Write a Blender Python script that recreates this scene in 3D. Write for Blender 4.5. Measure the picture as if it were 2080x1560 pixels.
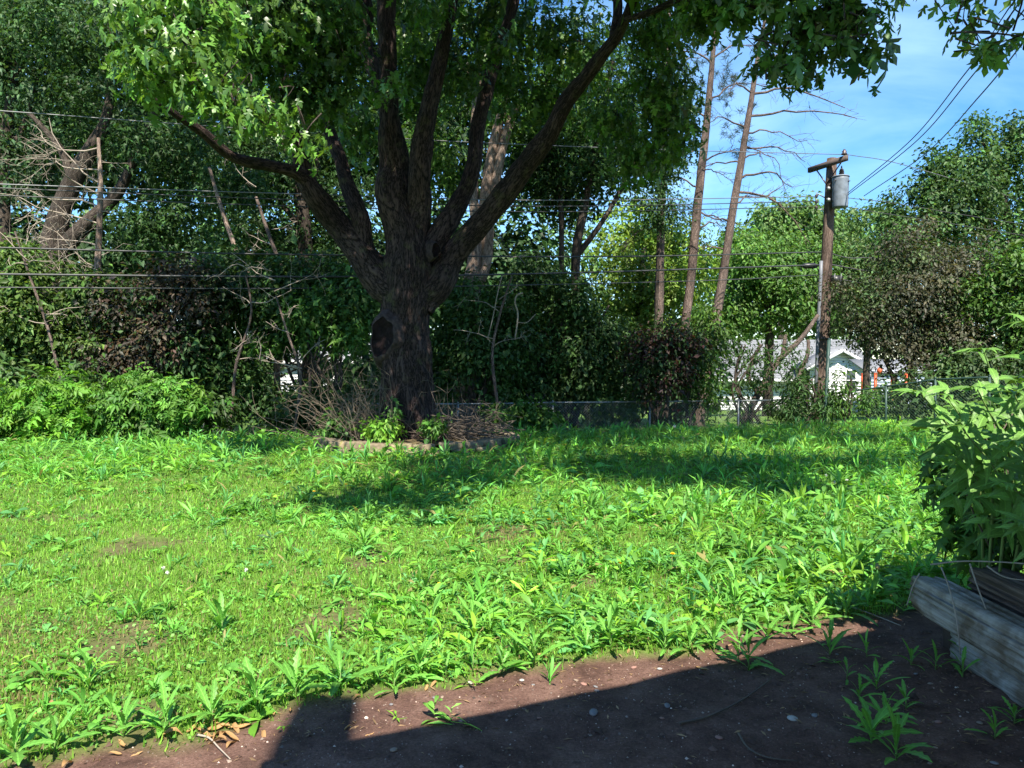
import bpy, math, random
import numpy as np
from mathutils import Vector, Matrix
random.seed(7); RNG = np.random.default_rng(7)
for o in list(bpy.data.objects): bpy.data.objects.remove(o)
S = bpy.context.scene; COL = S.collection
rad = math.radians
# ------------------------------------------------------------------ camera, sky, sun, exposure
CAM_H = 1.5; F = 1540.0; PITCH = math.atan2(40, F)
cd = bpy.data.cameras.new('camera'); cam = bpy.data.objects.new('camera', cd); COL.objects.link(cam)
cam.location = (0, 0, CAM_H); cam.rotation_euler = (rad(90) - PITCH, 0, 0)
cd.sensor_width = 36; cd.lens = 36 * F / 2080; cd.clip_start = 0.05; cd.clip_end = 2000
S.camera = cam
SUN_EL = rad(52); SUN_AZ = rad(8)            # light travels forward, a little to the left
LD = Vector((-math.sin(SUN_AZ) * math.cos(SUN_EL), math.cos(SUN_AZ) * math.cos(SUN_EL), -math.sin(SUN_EL)))
W = bpy.data.worlds.new('World'); S.world = W; W.use_nodes = True
nt = W.node_tree; nt.nodes.clear()
def N(t, k, **kw):
    n = t.nodes.new(k)
    for a, b in kw.items(): setattr(n, a, b)
    return n
wo = N(nt, 'ShaderNodeOutputWorld'); bg = N(nt, 'ShaderNodeBackground'); sky = N(nt, 'ShaderNodeTexSky')
sky.sky_type = 'NISHITA'; sky.sun_disc = False; sky.sun_elevation = SUN_EL
sky.sun_rotation = math.atan2(-LD.x, -LD.y); sky.altitude = 200; sky.air_density = 1.0; sky.dust_density = 0.0; sky.ozone_density = 4.0
tc = N(nt, 'ShaderNodeTexCoord'); mp = N(nt, 'ShaderNodeMapping'); mp.inputs['Scale'].default_value = (1.5, 1.5, 4.5)
nz = N(nt, 'ShaderNodeTexNoise'); nz.inputs['Scale'].default_value = 1.7; nz.inputs['Detail'].default_value = 7; nz.inputs['Roughness'].default_value = 0.55; nz.inputs['Distortion'].default_value = 0.6
rp = N(nt, 'ShaderNodeValToRGB'); rp.color_ramp.elements[0].position = 0.42; rp.color_ramp.elements[1].position = 0.85
rp.color_ramp.elements[1].color = (0.5, 0.5, 0.5, 1)
mxw = N(nt, 'ShaderNodeMixRGB'); mxw.inputs[2].default_value = (5.5, 7.6, 9.6, 1)
L = nt.links.new
L(tc.outputs['Generated'], mp.inputs[0]); L(mp.outputs[0], nz.inputs[0]); L(nz.outputs[0], rp.inputs[0])
hsv = N(nt, 'ShaderNodeHueSaturation'); hsv.inputs['Saturation'].default_value = 1.25
L(rp.outputs[0], mxw.inputs[0]); L(sky.outputs[0], hsv.inputs['Color']); L(hsv.outputs[0], mxw.inputs[1]); L(mxw.outputs[0], bg.inputs[0]); L(bg.outputs[0], wo.inputs[0])
bg.inputs[1].default_value = 0.075
sd = bpy.data.lights.new('sun', 'SUN'); sd.energy = 3.6; sd.angle = rad(0.5); sd.color = (1.0, 0.93, 0.80)
so = bpy.data.objects.new('sun', sd); COL.objects.link(so); so.rotation_euler = LD.to_track_quat('-Z', 'Y').to_euler()
S.view_settings.view_transform = 'Standard'; S.view_settings.look = 'None'; S.view_settings.exposure = 1.78
S.view_settings.gamma = 1; S.view_settings.use_curve_mapping = False
S.render.engine = 'CYCLES'
# ------------------------------------------------------------------ helpers
def P(px, py, D):
    """world point at horizontal depth D seen at photo pixel (px, py)"""
    dx = (px - 1040) / F; dy = -(py - 780) / F
    c, s = math.cos(PITCH), math.sin(PITCH)
    d = np.array([dx, c + dy * s, -s + dy * c])
    return np.array([0, 0, CAM_H]) + d * (D / d[1])
def PXM(D): return F / D
def vn(p, seed=0):
    """value noise 0..1 of (n,3) points"""
    p = np.asarray(p, float); i = np.floor(p).astype(np.int64); f = p - i; f = f * f * (3 - 2 * f)
    def h(a):
        n = (a[:, 0] * 374761393 + a[:, 1] * 668265263 + a[:, 2] * 1274126177 + seed * 974634777) & 0x7fffffff
        n = ((n ^ (n >> 13)) * 1274126177) & 0x7fffffff
        n = ((n ^ (n >> 15)) * 668265263) & 0x7fffffff
        return ((n >> 7) & 0xffff) / 65535.0
    r = 0
    for a in (0, 1):
        for b in (0, 1):
            for c in (0, 1):
                w = (f[:, 0] if a else 1 - f[:, 0]) * (f[:, 1] if b else 1 - f[:, 1]) * (f[:, 2] if c else 1 - f[:, 2])
                r = r + w * h(i + np.array([a, b, c]))
    return r
def v2(x, y, s, seed=0):
    x = np.asarray(x, float).ravel(); y = np.asarray(y, float).ravel()
    return vn(np.stack([x * s, y * s, np.zeros_like(x) + .5], 1), seed)
def sst(a, b, x):
    t = np.clip((x - a) / (b - a), 0, 1); return t * t * (3 - 2 * t)
def mesh_np(name, V, Fc, mat, col=None, uv=None, smooth=False, attr=None):
    """mesh from numpy verts and (n,3) or (n,4) faces"""
    V = np.ascontiguousarray(V, np.float32); Fc = np.ascontiguousarray(Fc, np.int32); k = Fc.shape[1]
    me = bpy.data.meshes.new(name); me.vertices.add(len(V)); me.vertices.foreach_set('co', V.ravel())
    me.loops.add(Fc.size); me.loops.foreach_set('vertex_index', Fc.ravel())
    me.polygons.add(len(Fc)); me.polygons.foreach_set('loop_start', np.arange(0, Fc.size, k, dtype=np.int32))
    me.polygons.foreach_set('loop_total', np.full(len(Fc), k, np.int32))
    if smooth: me.polygons.foreach_set('use_smooth', np.ones(len(Fc), bool))
    if col is not None:
        a = me.attributes.new('col', 'FLOAT_COLOR', 'POINT'); c = np.ones((len(V), 4), np.float32); c[:, :3] = col; a.data.foreach_set('color', c.ravel())
    if attr is not None:
        for nm, val in attr.items():
            a = me.attributes.new(nm, 'FLOAT', 'POINT'); a.data.foreach_set('value', np.ascontiguousarray(val, np.float32))
    if uv is not None:
        u = me.uv_layers.new(name='UVMap'); u.data.foreach_set('uv', np.ascontiguousarray(np.asarray(uv, np.float32)[Fc.ravel()]).ravel())
    me.update(calc_edges=True)
    if mat: me.materials.append(mat)
    return me
def ob(name, me, parent=None, loc=None):
    o = bpy.data.objects.new(name, me); COL.objects.link(o)
    if parent is not None: o.parent = parent
    if loc is not None: o.location = loc
    return o
def tag(o, label=None, cat=None, group=None, kind=None):
    if label: o['label'] = label
    if cat: o['category'] = cat
    if group: o['group'] = group
    if kind: o['kind'] = kind
    return o
def thing(name, label, cat, loc=(0, 0, 0), group=None):
    o = bpy.data.objects.new(name, None); COL.objects.link(o); o.location = Vector([float(v) for v in loc]); o.empty_display_size = 0.1
    return tag(o, label, cat, group)
class MB:
    def __init__(s): s.V = []; s.Q = []; s.n = 0; s.UV = []
    def add(s, V, Fq, UV=None):
        V = np.asarray(V, float); Fq = np.asarray(Fq, int)
        if Fq.shape[1] == 3: Fq = np.concatenate([Fq, Fq[:, 2:3]], 1)
        s.V.append(V); s.Q.append(Fq + s.n); s.n += len(V); s.UV.append(UV if UV is not None else np.zeros((len(V), 2)))
    def box(s, c, size, rz=0.0, rx=0.0, ry=0.0):
        a, b, d = np.asarray(size) / 2
        v = np.array([[-a, -b, -d], [a, -b, -d], [a, b, -d], [-a, b, -d], [-a, -b, d], [a, -b, d], [a, b, d], [-a, b, d]])
        M = np.array((Matrix.Rotation(rz, 3, 'Z') @ Matrix.Rotation(ry, 3, 'Y') @ Matrix.Rotation(rx, 3, 'X')))
        s.add(v @ M.T + np.asarray(c), [[0, 3, 2, 1], [4, 5, 6, 7], [0, 1, 5, 4], [1, 2, 6, 5], [2, 3, 7, 6], [3, 0, 4, 7]]); return s
    def tube(s, pts, radii, seg=8, cap=True, disp=None, squash=None):
        pts = np.asarray(pts, float); n = len(pts); radii = np.broadcast_to(np.asarray(radii, float), (n,))
        T = np.gradient(pts, axis=0); T /= (np.linalg.norm(T, axis=1, keepdims=True) + 1e-9)
        ref = np.array([0, 1.0, 0]) if abs(T[0][1]) < 0.9 else np.array([1.0, 0, 0])
        A = np.zeros_like(T); a = ref
        for i in range(n):
            a = a - T[i] * np.dot(a, T[i]); a = a / (np.linalg.norm(a) + 1e-9); A[i] = a
        B = np.cross(T, A); th = np.linspace(0, 2 * np.pi, seg, endpoint=False)
        ln = np.concatenate([[0], np.cumsum(np.linalg.norm(np.diff(pts, axis=0), axis=1))])
        R = np.repeat(radii[:, None], seg, 1)
        if disp is not None: R = R + disp(th, ln, radii)
        V = pts[:, None, :] + R[:, :, None] * (np.cos(th)[None, :, None] * A[:, None, :] + np.sin(th)[None, :, None] * B[:, None, :])
        i = np.arange(n - 1)[:, None] * seg; j = np.arange(seg)[None, :]; j2 = (j + 1) % seg
        Q = np.stack([i + j, i + j2, i + seg + j2, i + seg + j], -1).reshape(-1, 4)
        uvs = np.stack(np.broadcast_arrays(th[None, :] / (2 * np.pi) * 2 * np.pi * radii.mean(), ln[:, None]), -1).reshape(-1, 2)
        VV = V.reshape(-1, 3)
        if cap:
            VV = np.concatenate([VV, pts[:1], pts[-1:]]); uvs = np.concatenate([uvs, [[0, 0]], [[0, ln[-1]]]]); c0 = n * seg
            jj = np.arange(seg); q0 = np.stack([(jj + 1) % seg, jj, np.full(seg, c0), np.full(seg, c0)], 1)
            b = (n - 1) * seg; q1 = np.stack([b + jj, b + (jj + 1) % seg, np.full(seg, c0 + 1), np.full(seg, c0 + 1)], 1)
            Q = np.concatenate([Q, q0, q1])
        s.add(VV, Q, uvs); return s
    def mesh(s, name, mat, smooth=False, off=None):
        V = np.concatenate(s.V); Q = np.concatenate(s.Q); UV = np.concatenate(s.UV)
        if off is not None: V = V - np.asarray(off)
        T = Q[:, 2] == Q[:, 3]
        tri = np.concatenate([Q[T][:, :3], Q[~T][:, [0, 1, 2]], Q[~T][:, [0, 2, 3]]])
        return mesh_np(name, V, tri, mat, uv=UV, smooth=smooth)
    def obj(s, name, mat, parent=None, smooth=False, off=None):
        if parent is not None and off is None: off = np.array(parent.matrix_basis.translation) + (np.array(parent.parent.matrix_basis.translation) if parent.parent else 0)
        return ob(name, s.mesh(name, mat, smooth, off), parent)
def spline(pts, n):
    """Catmull-Rom through control points of any dimension"""
    p = np.asarray(pts, float); p = np.concatenate([[2 * p[0] - p[1]], p, [2 * p[-1] - p[-2]]]); m = len(p) - 3
    t = np.linspace(0, m - 1e-6, n); i = t.astype(int); f = (t - i)[:, None]
    a, b, c, d = p[i], p[i + 1], p[i + 2], p[i + 3]
    return 0.5 * (2 * b + (c - a) * f + (2 * a - 5 * b + 4 * c - d) * f ** 2 + (3 * b - a - 3 * c + d) * f ** 3)
def pxpath(ctrl, D, n=None):
    """control points (px, py, radius_px[, depth]) -> world points and radii"""
    c = []
    for q in ctrl:
        d = q[3] if len(q) > 3 else D; w = P(q[0], q[1], d); c.append([*w, q[2] / PXM(d)])
    n = n or max(8, len(c) * 7); s = spline(c, n); return s[:, :3], np.maximum(s[:, 3], 0.003)
# ------------------------------------------------------------------ materials
MATS = {}
def mat(name):
    m = bpy.data.materials.new(name); m.use_nodes = True; t = m.node_tree; t.nodes.clear()
    o = N(t, 'ShaderNodeOutputMaterial'); b = N(t, 'ShaderNodeBsdfPrincipled'); t.links.new(b.outputs[0], o.inputs[0]); MATS[name] = m
    return m, t, b, o
def ramp(t, stops):
    r = N(t, 'ShaderNodeValToRGB'); e = r.color_ramp.elements
    while len(e) < len(stops): e.new(0.5)
    for k, (p, c) in enumerate(stops): e[k].position = p; e[k].color = (*c, 1)
    return r
def noise(t, scale, detail=4, vec=None, rough=0.55, dist=0.0):
    n = N(t, 'ShaderNodeTexNoise'); n.inputs['Scale'].default_value = scale; n.inputs['Detail'].default_value = detail; n.inputs['Roughness'].default_value = rough; n.inputs['Distortion'].default_value = dist
    if vec is not None: t.links.new(vec, n.inputs[0])
    return n
def mapped(t, kind, scale):
    c = N(t, 'ShaderNodeTexCoord'); m = N(t, 'ShaderNodeMapping'); m.inputs['Scale'].default_value = scale; t.links.new(c.outputs[kind], m.inputs[0]); return m.outputs[0]
def bump(t, b, h, strength, dist):
    n = N(t, 'ShaderNodeBump'); n.inputs['Strength'].default_value = strength; n.inputs['Distance'].default_value = dist
    t.links.new(h, n.inputs['Height']); t.links.new(n.outputs[0], b.inputs['Normal']); return n
def leaf_mat(name, trans=0.4, rough=0.45, spec=0.35, tint=(1.25, 1.15, 0.55)):
    m, t, b, o = mat(name)
    a = N(t, 'ShaderNodeAttribute'); a.attribute_name = 'col'
    b.inputs['Roughness'].default_value = rough; b.inputs['Specular IOR Level'].default_value = spec
    tr = N(t, 'ShaderNodeBsdfTranslucent'); mx = N(t, 'ShaderNodeMixShader'); mx.inputs[0].default_value = trans
    mu = N(t, 'ShaderNodeMixRGB', blend_type='MULTIPLY'); mu.inputs[0].default_value = 1; mu.inputs[2].default_value = (*tint, 1)
    t.links.new(a.outputs['Color'], b.inputs['Base Color']); t.links.new(a.outputs['Color'], mu.inputs[1]); t.links.new(mu.outputs[0], tr.inputs[0])
    t.links.new(b.outputs[0], mx.inputs[1]); t.links.new(tr.outputs[0], mx.inputs[2]); t.links.new(mx.outputs[0], o.inputs[0])
    return m
LEAF = leaf_mat('leaf', 0.38, 0.5, 0.3)
LEAFG = leaf_mat('glossy_leaf', 0.32, 0.36, 0.5)
GRASS = leaf_mat('grass_blade', 0.4, 0.5, 0.3)
DRYLEAF = leaf_mat('dry_leaf', 0.2, 0.7, 0.2, (1.1, 1, .8))
def flat(name, c, rough=0.6, metal=0.0, var=0.25, scale=8.0, spec=0.4, bmp=0.0, stretch=(1, 1, 1)):
    m, t, b, o = mat(name); v = mapped(t, 'Object', stretch); n = noise(t, scale, 5, v, 0.6)
    c = np.array(c); r = ramp(t, [(0.3, tuple(c * (1 - var))), (0.7, tuple(np.minimum(c * (1 + var), 1)))])
    t.links.new(n.outputs[0], r.inputs[0]); t.links.new(r.outputs[0], b.inputs['Base Color'])
    b.inputs['Roughness'].default_value = rough; b.inputs['Metallic'].default_value = metal; b.inputs['Specular IOR Level'].default_value = spec
    if bmp: bump(t, b, n.outputs[0], 0.7, bmp)
    return m
def bark(name, dark, light, sc=1.0, lit_moss=0.0, bd=0.015):
    m, t, b, o = mat(name)
    v = mapped(t, 'UV', (12 * sc, 2.2 * sc, 1)); v1 = mapped(t, 'UV', (45 * sc, 9 * sc, 1))
    n = noise(t, 1.0, 6, v, 0.65, 0.6); n2 = noise(t, 1.0, 4, v1, 0.6, 0.3)
    mxx = N(t, 'ShaderNodeMixRGB'); mxx.inputs[0].default_value = 0.35; t.links.new(n.outputs[0], mxx.inputs[1]); t.links.new(n2.outputs[0], mxx.inputs[2])
    d, l = np.array(dark), np.array(light)
    sb = N(t, 'ShaderNodeMath', operation='SUBTRACT'); sb.inputs[1].default_value = 0.5; t.links.new(mxx.outputs[0], sb.inputs[0]); ab = N(t, 'ShaderNodeMath', operation='ABSOLUTE'); t.links.new(sb.outputs[0], ab.inputs[0]); ml = N(t, 'ShaderNodeMath', operation='MULTIPLY'); ml.inputs[1].default_value = 7.0; ml.use_clamp = True; t.links.new(ab.outputs[0], ml.inputs[0])
    r = ramp(t, [(0.05, tuple(d)), (0.35, tuple(d * .4 + l * .6)), (0.9, tuple(l))]); t.links.new(ml.outputs[0], r.inputs[0])
    ov = noise(t, 2.2, 4, mapped(t, 'Object', (1, 1, 0.6)), 0.6)
    r2 = ramp(t, [(0.35, (0.6, 0.57, 0.55)), (0.7, (1.25, 1.2, 1.15))]); t.links.new(ov.outputs[0], r2.inputs[0])
    mu = N(t, 'ShaderNodeMixRGB', blend_type='MULTIPLY'); mu.inputs[0].default_value = 1; t.links.new(r.outputs[0], mu.inputs[1]); t.links.new(r2.outputs[0], mu.inputs[2])
    out = mu.outputs[0]
    if lit_moss:  # mossy yellow-green patches, pale to double as painted sunlit spots
        mn = noise(t, 3.5, 5, mapped(t, 'Object', (1, 1, 1)), 0.7); rr = ramp(t, [(0.56, (0, 0, 0)), (0.68, (lit_moss, lit_moss, lit_moss))]); t.links.new(mn.outputs[0], rr.inputs[0])
        mm = N(t, 'ShaderNodeMixRGB'); mm.inputs[2].default_value = (0.19, 0.19, 0.07, 1); t.links.new(rr.outputs[0], mm.inputs[0]); t.links.new(out, mm.inputs[1]); out = mm.outputs[0]
    t.links.new(out, b.inputs['Base Color']); b.inputs['Roughness'].default_value = 0.85; b.inputs['Specular IOR Level'].default_value = 0.2
    bump(t, b, ml.outputs[0], 0.9, bd); return m
BARK = bark('maple_bark', (0.010, 0.006, 0.006), (0.105, 0.074, 0.068), 1.0, 0.25, 0.03)
BARKD = bark('dark_bark', (0.03, 0.024, 0.02), (0.12, 0.10, 0.085))
BARKP = bark('pale_bark', (0.13, 0.095, 0.078), (0.46, 0.36, 0.30))
BARKPINE = bark('pine_bark', (0.07, 0.055, 0.05), (0.26, 0.20, 0.175), 1.3)
TWIG = flat('dry_twig', (0.11, 0.085, 0.065), 0.85, var=0.45, scale=3)
TWIGP = flat('pale_dead_twig', (0.30, 0.25, 0.20), 0.85, var=0.4, scale=2)
STEM = flat('green_stem', (0.14, 0.22, 0.06), 0.6, var=0.3)
METAL = flat('galvanised_metal', (0.22, 0.23, 0.23), 0.45, 0.6, 0.15, 6)
GMETAL = flat('green_painted_metal', (0.028, 0.06, 0.05), 0.5, 0.1, 0.2)
WIRE = flat('black_cable', (0.045, 0.046, 0.048), 0.5, 0, 0.2)
WIREG = flat('aluminium_wire', (0.16, 0.165, 0.17), 0.5, 0.2, 0.1)
POLE = bark('pole_wood', (0.07, 0.05, 0.04), (0.2, 0.15, 0.125), 0.7, 0, 0.004)
ARMW = flat('crossarm_wood', (0.10, 0.075, 0.065), 0.8, var=0.3, scale=5, stretch=(1, 1, 8))
PIPE = flat('grey_conduit', (0.15, 0.16, 0.18), 0.5, var=0.1)
TANK = flat('transformer_grey', (0.14, 0.165, 0.195), 0.5, 0.0, 0.35, 5)
BLACKP = flat('black_plastic', (0.02, 0.02, 0.022), 0.4, var=0.2)
BROWNC = flat('brown_porcelain', (0.06, 0.045, 0.05), 0.3, var=0.2)
SIDING = flat('white_siding', (0.74, 0.75, 0.76), 0.6, var=0.05, scale=3)
TRIM = flat('white_trim', (0.8, 0.8, 0.8), 0.5, var=0.03)
SHINGLE = flat('grey_shingle', (0.20, 0.205, 0.22), 0.9, var=0.25, scale=9)
TANW = flat('tan_siding', (0.42, 0.39, 0.33), 0.7, var=0.08, scale=3)
ORANGE = flat('orange_paint', (0.5, 0.09, 0.03), 0.5, var=0.2)
STONEB = flat('concrete_block', (0.25, 0.185, 0.115), 0.95, var=0.35, scale=14, bmp=0.012)
PEB = [flat('pebble_grey', (0.17, 0.16, 0.16), 0.8, var=0.2, scale=40), flat('pebble_tan', (0.24, 0.175, 0.13), 0.8, var=0.2, scale=40), flat('pebble_red', (0.26, 0.14, 0.11), 0.8, var=0.2, scale=40), flat('pebble_white', (0.36, 0.34, 0.31), 0.8, var=0.12, scale=40)]
YELLOW = flat('dandelion_yellow', (0.85, 0.60, 0.02), 0.7, var=0.1, scale=60)
CLOVER = flat('clover_white', (0.75, 0.74, 0.68), 0.8, var=0.12, scale=80)
COLLAR = flat('callus_bark', (0.05, 0.036, 0.034), 0.8, var=0.55, scale=16, spec=0.15, bmp=0.03)
SCAR = flat('scar_wood', (0.013, 0.008, 0.008), 0.8, var=0.6, scale=12, spec=0.1, bmp=0.02)
m, t, b, o = mat('window_glass'); b.inputs['Base Color'].default_value = (0.05, 0.06, 0.07, 1); b.inputs['Roughness'].default_value = 0.05; GLASS = m
# weathered timber
m, t, b, o = mat('weathered_timber'); v = mapped(t, 'UV', (34, 0.9, 1)); n1 = noise(t, 1, 9, v, 0.75, 0.8); n2 = noise(t, 5, 4, mapped(t, 'Object', (1, 1, 1)), 0.6)
r = ramp(t, [(0.34, (0.04, 0.033, 0.028)), (0.42, (0.20, 0.18, 0.155)), (0.55, (0.33, 0.31, 0.28)), (0.72, (0.48, 0.455, 0.42))]); t.links.new(n1.outputs[0], r.inputs[0])
r2 = ramp(t, [(0.38, (0.45, 0.37, 0.30)), (0.58, (1, 1, 1))]); t.links.new(n2.outputs[0], r2.inputs[0])
mu = N(t, 'ShaderNodeMixRGB', blend_type='MULTIPLY'); mu.inputs[0].default_value = 1; t.links.new(r.outputs[0], mu.inputs[1]); t.links.new(r2.outputs[0], mu.inputs[2])
t.links.new(mu.outputs[0], b.inputs['Base Color']); b.inputs['Roughness'].default_value = 0.85; b.inputs['Specular IOR Level'].default_value = 0.2; bump(t, b, n1.outputs[0], 0.8, 0.006); TIMBER = m
m, t, b, o = mat('rotten_timber'); v = mapped(t, 'UV', (40, 1.5, 1)); n1 = noise(t, 1, 7, v, 0.7, 0.5)
r = ramp(t, [(0.35, (0.018, 0.012, 0.009)), (0.5, (0.075, 0.05, 0.037)), (0.72, (0.20, 0.15, 0.12))]); t.links.new(n1.outputs[0], r.inputs[0]); t.links.new(r.outputs[0], b.inputs['Base Color'])
b.inputs['Roughness'].default_value = 0.9; bump(t, b, n1.outputs[0], 1, 0.01); ROT = m
# ground: dirt near the house, thatch and soil under the lawn
m, t, b, o = mat('ground_soil'); a = N(t, 'ShaderNodeAttribute'); a.attribute_name = 'dirt'; ov = mapped(t, 'Object', (1, 1, 1))
n1 = noise(t, 4.0, 10, ov, 0.75); n2 = noise(t, 90, 4, ov, 0.7); n3 = noise(t, 1.3, 6, ov, 0.6); n4 = noise(t, 22, 5, ov, 0.7)
rd = ramp(t, [(0.36, (0.066, 0.037, 0.029)), (0.5, (0.120, 0.068, 0.053)), (0.64, (0.175, 0.105, 0.082))]); t.links.new(n1.outputs[0], rd.inputs[0])
rs = ramp(t, [(0.30, (0.6, 0.58, 0.56)), (0.62, (1.1, 1.1, 1.1)), (0.74, (1.9, 1.8, 1.7))]); t.links.new(n2.outputs[0], rs.inputs[0])
md = N(t, 'ShaderNodeMixRGB', blend_type='MULTIPLY'); md.inputs[0].default_value = 1; t.links.new(rd.outputs[0], md.inputs[1]); t.links.new(rs.outputs[0], md.inputs[2])
rg = ramp(t, [(0.30, (0.07, 0.085, 0.03)), (0.42, (0.085, 0.155, 0.028)), (0.6, (0.11, 0.195, 0.034)), (0.8, (0.19, 0.19, 0.085))]); t.links.new(n3.outputs[0], rg.inputs[0])
rt = ramp(t, [(0.35, (0.55, 0.55, 0.5)), (0.65, (1.3, 1.3, 1.25))]); t.links.new(n4.outputs[0], rt.inputs[0])
mg = N(t, 'ShaderNodeMixRGB', blend_type='MULTIPLY'); mg.inputs[0].default_value = 1; t.links.new(rg.outputs[0], mg.inputs[1]); t.links.new(rt.outputs[0], mg.inputs[2])
mm = N(t, 'ShaderNodeMixRGB'); t.links.new(a.outputs['Fac'], mm.inputs[0]); t.links.new(mg.outputs[0], mm.inputs[1]); t.links.new(md.outputs[0], mm.inputs[2]); t.links.new(mm.outputs[0], b.inputs['Base Color'])
b.inputs['Roughness'].default_value = 0.95; b.inputs['Specular IOR Level'].default_value = 0.15
hb = N(t, 'ShaderNodeMath', operation='ADD'); t.links.new(n2.outputs[0], hb.inputs[0]); t.links.new(n4.outputs[0], hb.inputs[1]); bump(t, b, hb.outputs[0], 0.8, 0.008); SOIL = m
# ------------------------------------------------------------------ ground
def crest(x): return np.clip(14.3 + 0.22 * (x + 6.5), 13.6, 18.6)
def dirtmask(x, y):
    x = np.asarray(x, float).ravel(); y = np.asarray(y, float).ravel()
    e = 3.66 + 0.44 * x + 0.55 * (v2(x, y, 1.4, 3) - .5) + 0.35 * (v2(x, y, 4.5, 5) - .5) - y
    return sst(-0.12, 0.12, e)
def gz(x, y):
    x = np.asarray(x, float).ravel(); y = np.asarray(y, float).ravel(); s = y - crest(x)
    z = -0.62 * sst(0, 4.5, s) - 1.45 * sst(5, 42, s)
    near = np.clip(1 - np.abs(s) / 60, 0, 1)
    z = z + near * (0.06 * (v2(x, y, 0.45, 11) - .5) + 0.03 * (v2(x, y, 1.7, 12) - .5))
    d = dirtmask(x, y); z = z - 0.025 * d + d * (0.03 * (v2(x, y, 4, 13) - .5) + 0.014 * (v2(x, y, 12, 14) - .5))
    return z
def gz1(x, y): return float(gz([x], [y])[0])
def on(px, py, it=4):
    """world ground point under a photo pixel"""
    z = 0.0
    for _ in range(it):
        d = P(px, py, 1.0) - np.array([0, 0, CAM_H]); D = (z - CAM_H) / d[2]; w = P(px, py, D); z = gz1(w[0], w[1])
    w[2] = z; return w
xs = np.unique(np.concatenate([np.linspace(-600, -30, 14), np.linspace(-30, -5, 32), np.linspace(-5, 5, 230), np.linspace(5, 30, 32), np.linspace(30, 600, 14)]))
ys = np.unique(np.concatenate([np.linspace(-60, 1, 8), np.linspace(1, 6, 130), np.linspace(6, 24, 56), np.linspace(24, 90, 30), np.linspace(90, 900, 12)]))
GX, GY = np.meshgrid(xs, ys); gx, gy = GX.ravel(), GY.ravel(); nx, ny = len(xs), len(ys)
ii = (np.arange(ny - 1)[:, None] * nx + np.arange(nx - 1)[None, :]).ravel(); Q = np.stack([ii, ii + 1, ii + nx + 1, ii + nx], 1)
dm = np.maximum(dirtmask(gx, gy), .6 * sst(.66, .76, v2(gx, gy, 1.9, 35)) * (gy < 7.5) * (gy > 2))
tag(ob('ground', mesh_np('ground', np.stack([gx, gy, gz(gx, gy)], 1), Q, SOIL, smooth=True, attr={'dirt': dm})), kind='structure')
# ------------------------------------------------------------------ leaf prototypes and scattering
def proto_maple():
    h = [(0, 0), (0.10, .27), (.25, .11), (.56, .46), (.58, .24), (.46, .08), (.74, .20), (1, 0)]
    out = h + [(x, -y) for x, y in h[-2:0:-1]]
    v = [(0.36, 0, 0)] + [(x, y, -0.28 * x * x - 0.22 * abs(y) + 0.05) for x, y in out]; k = len(out)
    return np.array(v), np.array([[0, 1 + i, 1 + (i + 1) % k] for i in range(k)])
def proto_star():      # cheaper five-lobed leaf
    h = [(0, .05), (.15, .34), (.34, .12), (.64, .42), (.55, .11), (1, 0)]
    out = h + [(x, -y) for x, y in h[-2::-1]]
    v = [(0.36, 0, 0.03)] + [(x, y, -0.25 * x * x - 0.2 * abs(y)) for x, y in out]; k = len(out)
    return np.array(v), np.array([[0, 1 + i, 1 + (i + 1) % k] for i in range(k)])
def proto_oval(w=.28, fold=.06, droop=.15):
    return np.array([(0, 0, 0), (.45, w, fold), (1, 0, -droop), (.45, -w, fold)]), np.array([[0, 2, 1], [0, 3, 2]])
def proto_tri():       # compound leaf of five lance leaflets
    V, Fc = [], []
    for a, l, bx in ((0, .62, .38), (.9, .5, .32), (-.9, .5, .32), (1.15, .42, .08), (-1.15, .42, .08)):
        c, s = math.cos(a), math.sin(a); n0 = len(V)
        for x, y, z in ((0, 0, 0), (.45, .17, .03), (1, 0, -.12), (.45, -.17, .03)):
            x, y = x * l, y * l * 1.3; V.append((bx + x * c - y * s, x * s + y * c, z - .12 * (bx + x * c)))
        Fc += [[n0, n0 + 2, n0 + 1], [n0, n0 + 3, n0 + 2]]
    return np.array(V), np.array(Fc)
def norm(a): return a / (np.linalg.norm(a, axis=-1, keepdims=True) + 1e-9)
def frames(nrm, tip):
    z = norm(nrm); x = norm(tip - z * np.sum(tip * z, -1, keepdims=True)); y = np.cross(z, x); return np.stack([x, y, z], -1)
def scatter(proto, pos, R, sc, col):
    pv, pf = proto; n = len(pos); k = len(pv)
    V = np.einsum('nij,nkj->nki', R, pv[None] * np.asarray(sc)[:, None, None] if np.ndim(sc) == 1 else pv[None] * sc[:, None, :]) + pos[:, None, :]
    Fc = (pf[None] + (np.arange(n) * k)[:, None, None]).reshape(-1, 3)
    return V.reshape(-1, 3), Fc, np.repeat(col, k, 0)
def leafcols(base, n, var=0.25, hue=0.12, yellow=0.0):
    b = np.array(base); k = np.exp(RNG.normal(0, var, (n, 1))); c = b * k
    c = c * (1 + RNG.uniform(-hue, hue, (n, 3)) * np.array([1.4, .5, 1.2]))
    if yellow: c = np.where(RNG.random((n, 1)) < yellow, c * np.array([2.0, 1.35, 0.7]), c)
    return np.clip(c, 0.003, 0.8)
def proto_star5():
    return np.array([(0, 0, 0), (.28, .34, -.06), (.42, .12, .05), (1, 0, -.25), (.42, -.12, .05), (.28, -.34, -.06)]), np.array([[0, 2, 1], [0, 4, 2], [2, 4, 3], [0, 5, 4]])
PROTO = {'star5': proto_star5(), 'maple': proto_maple(), 'star': proto_star(), 'oval': proto_oval(), 'narrow': proto_oval(.14, .04, .2), 'tri': proto_tri()}
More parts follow.
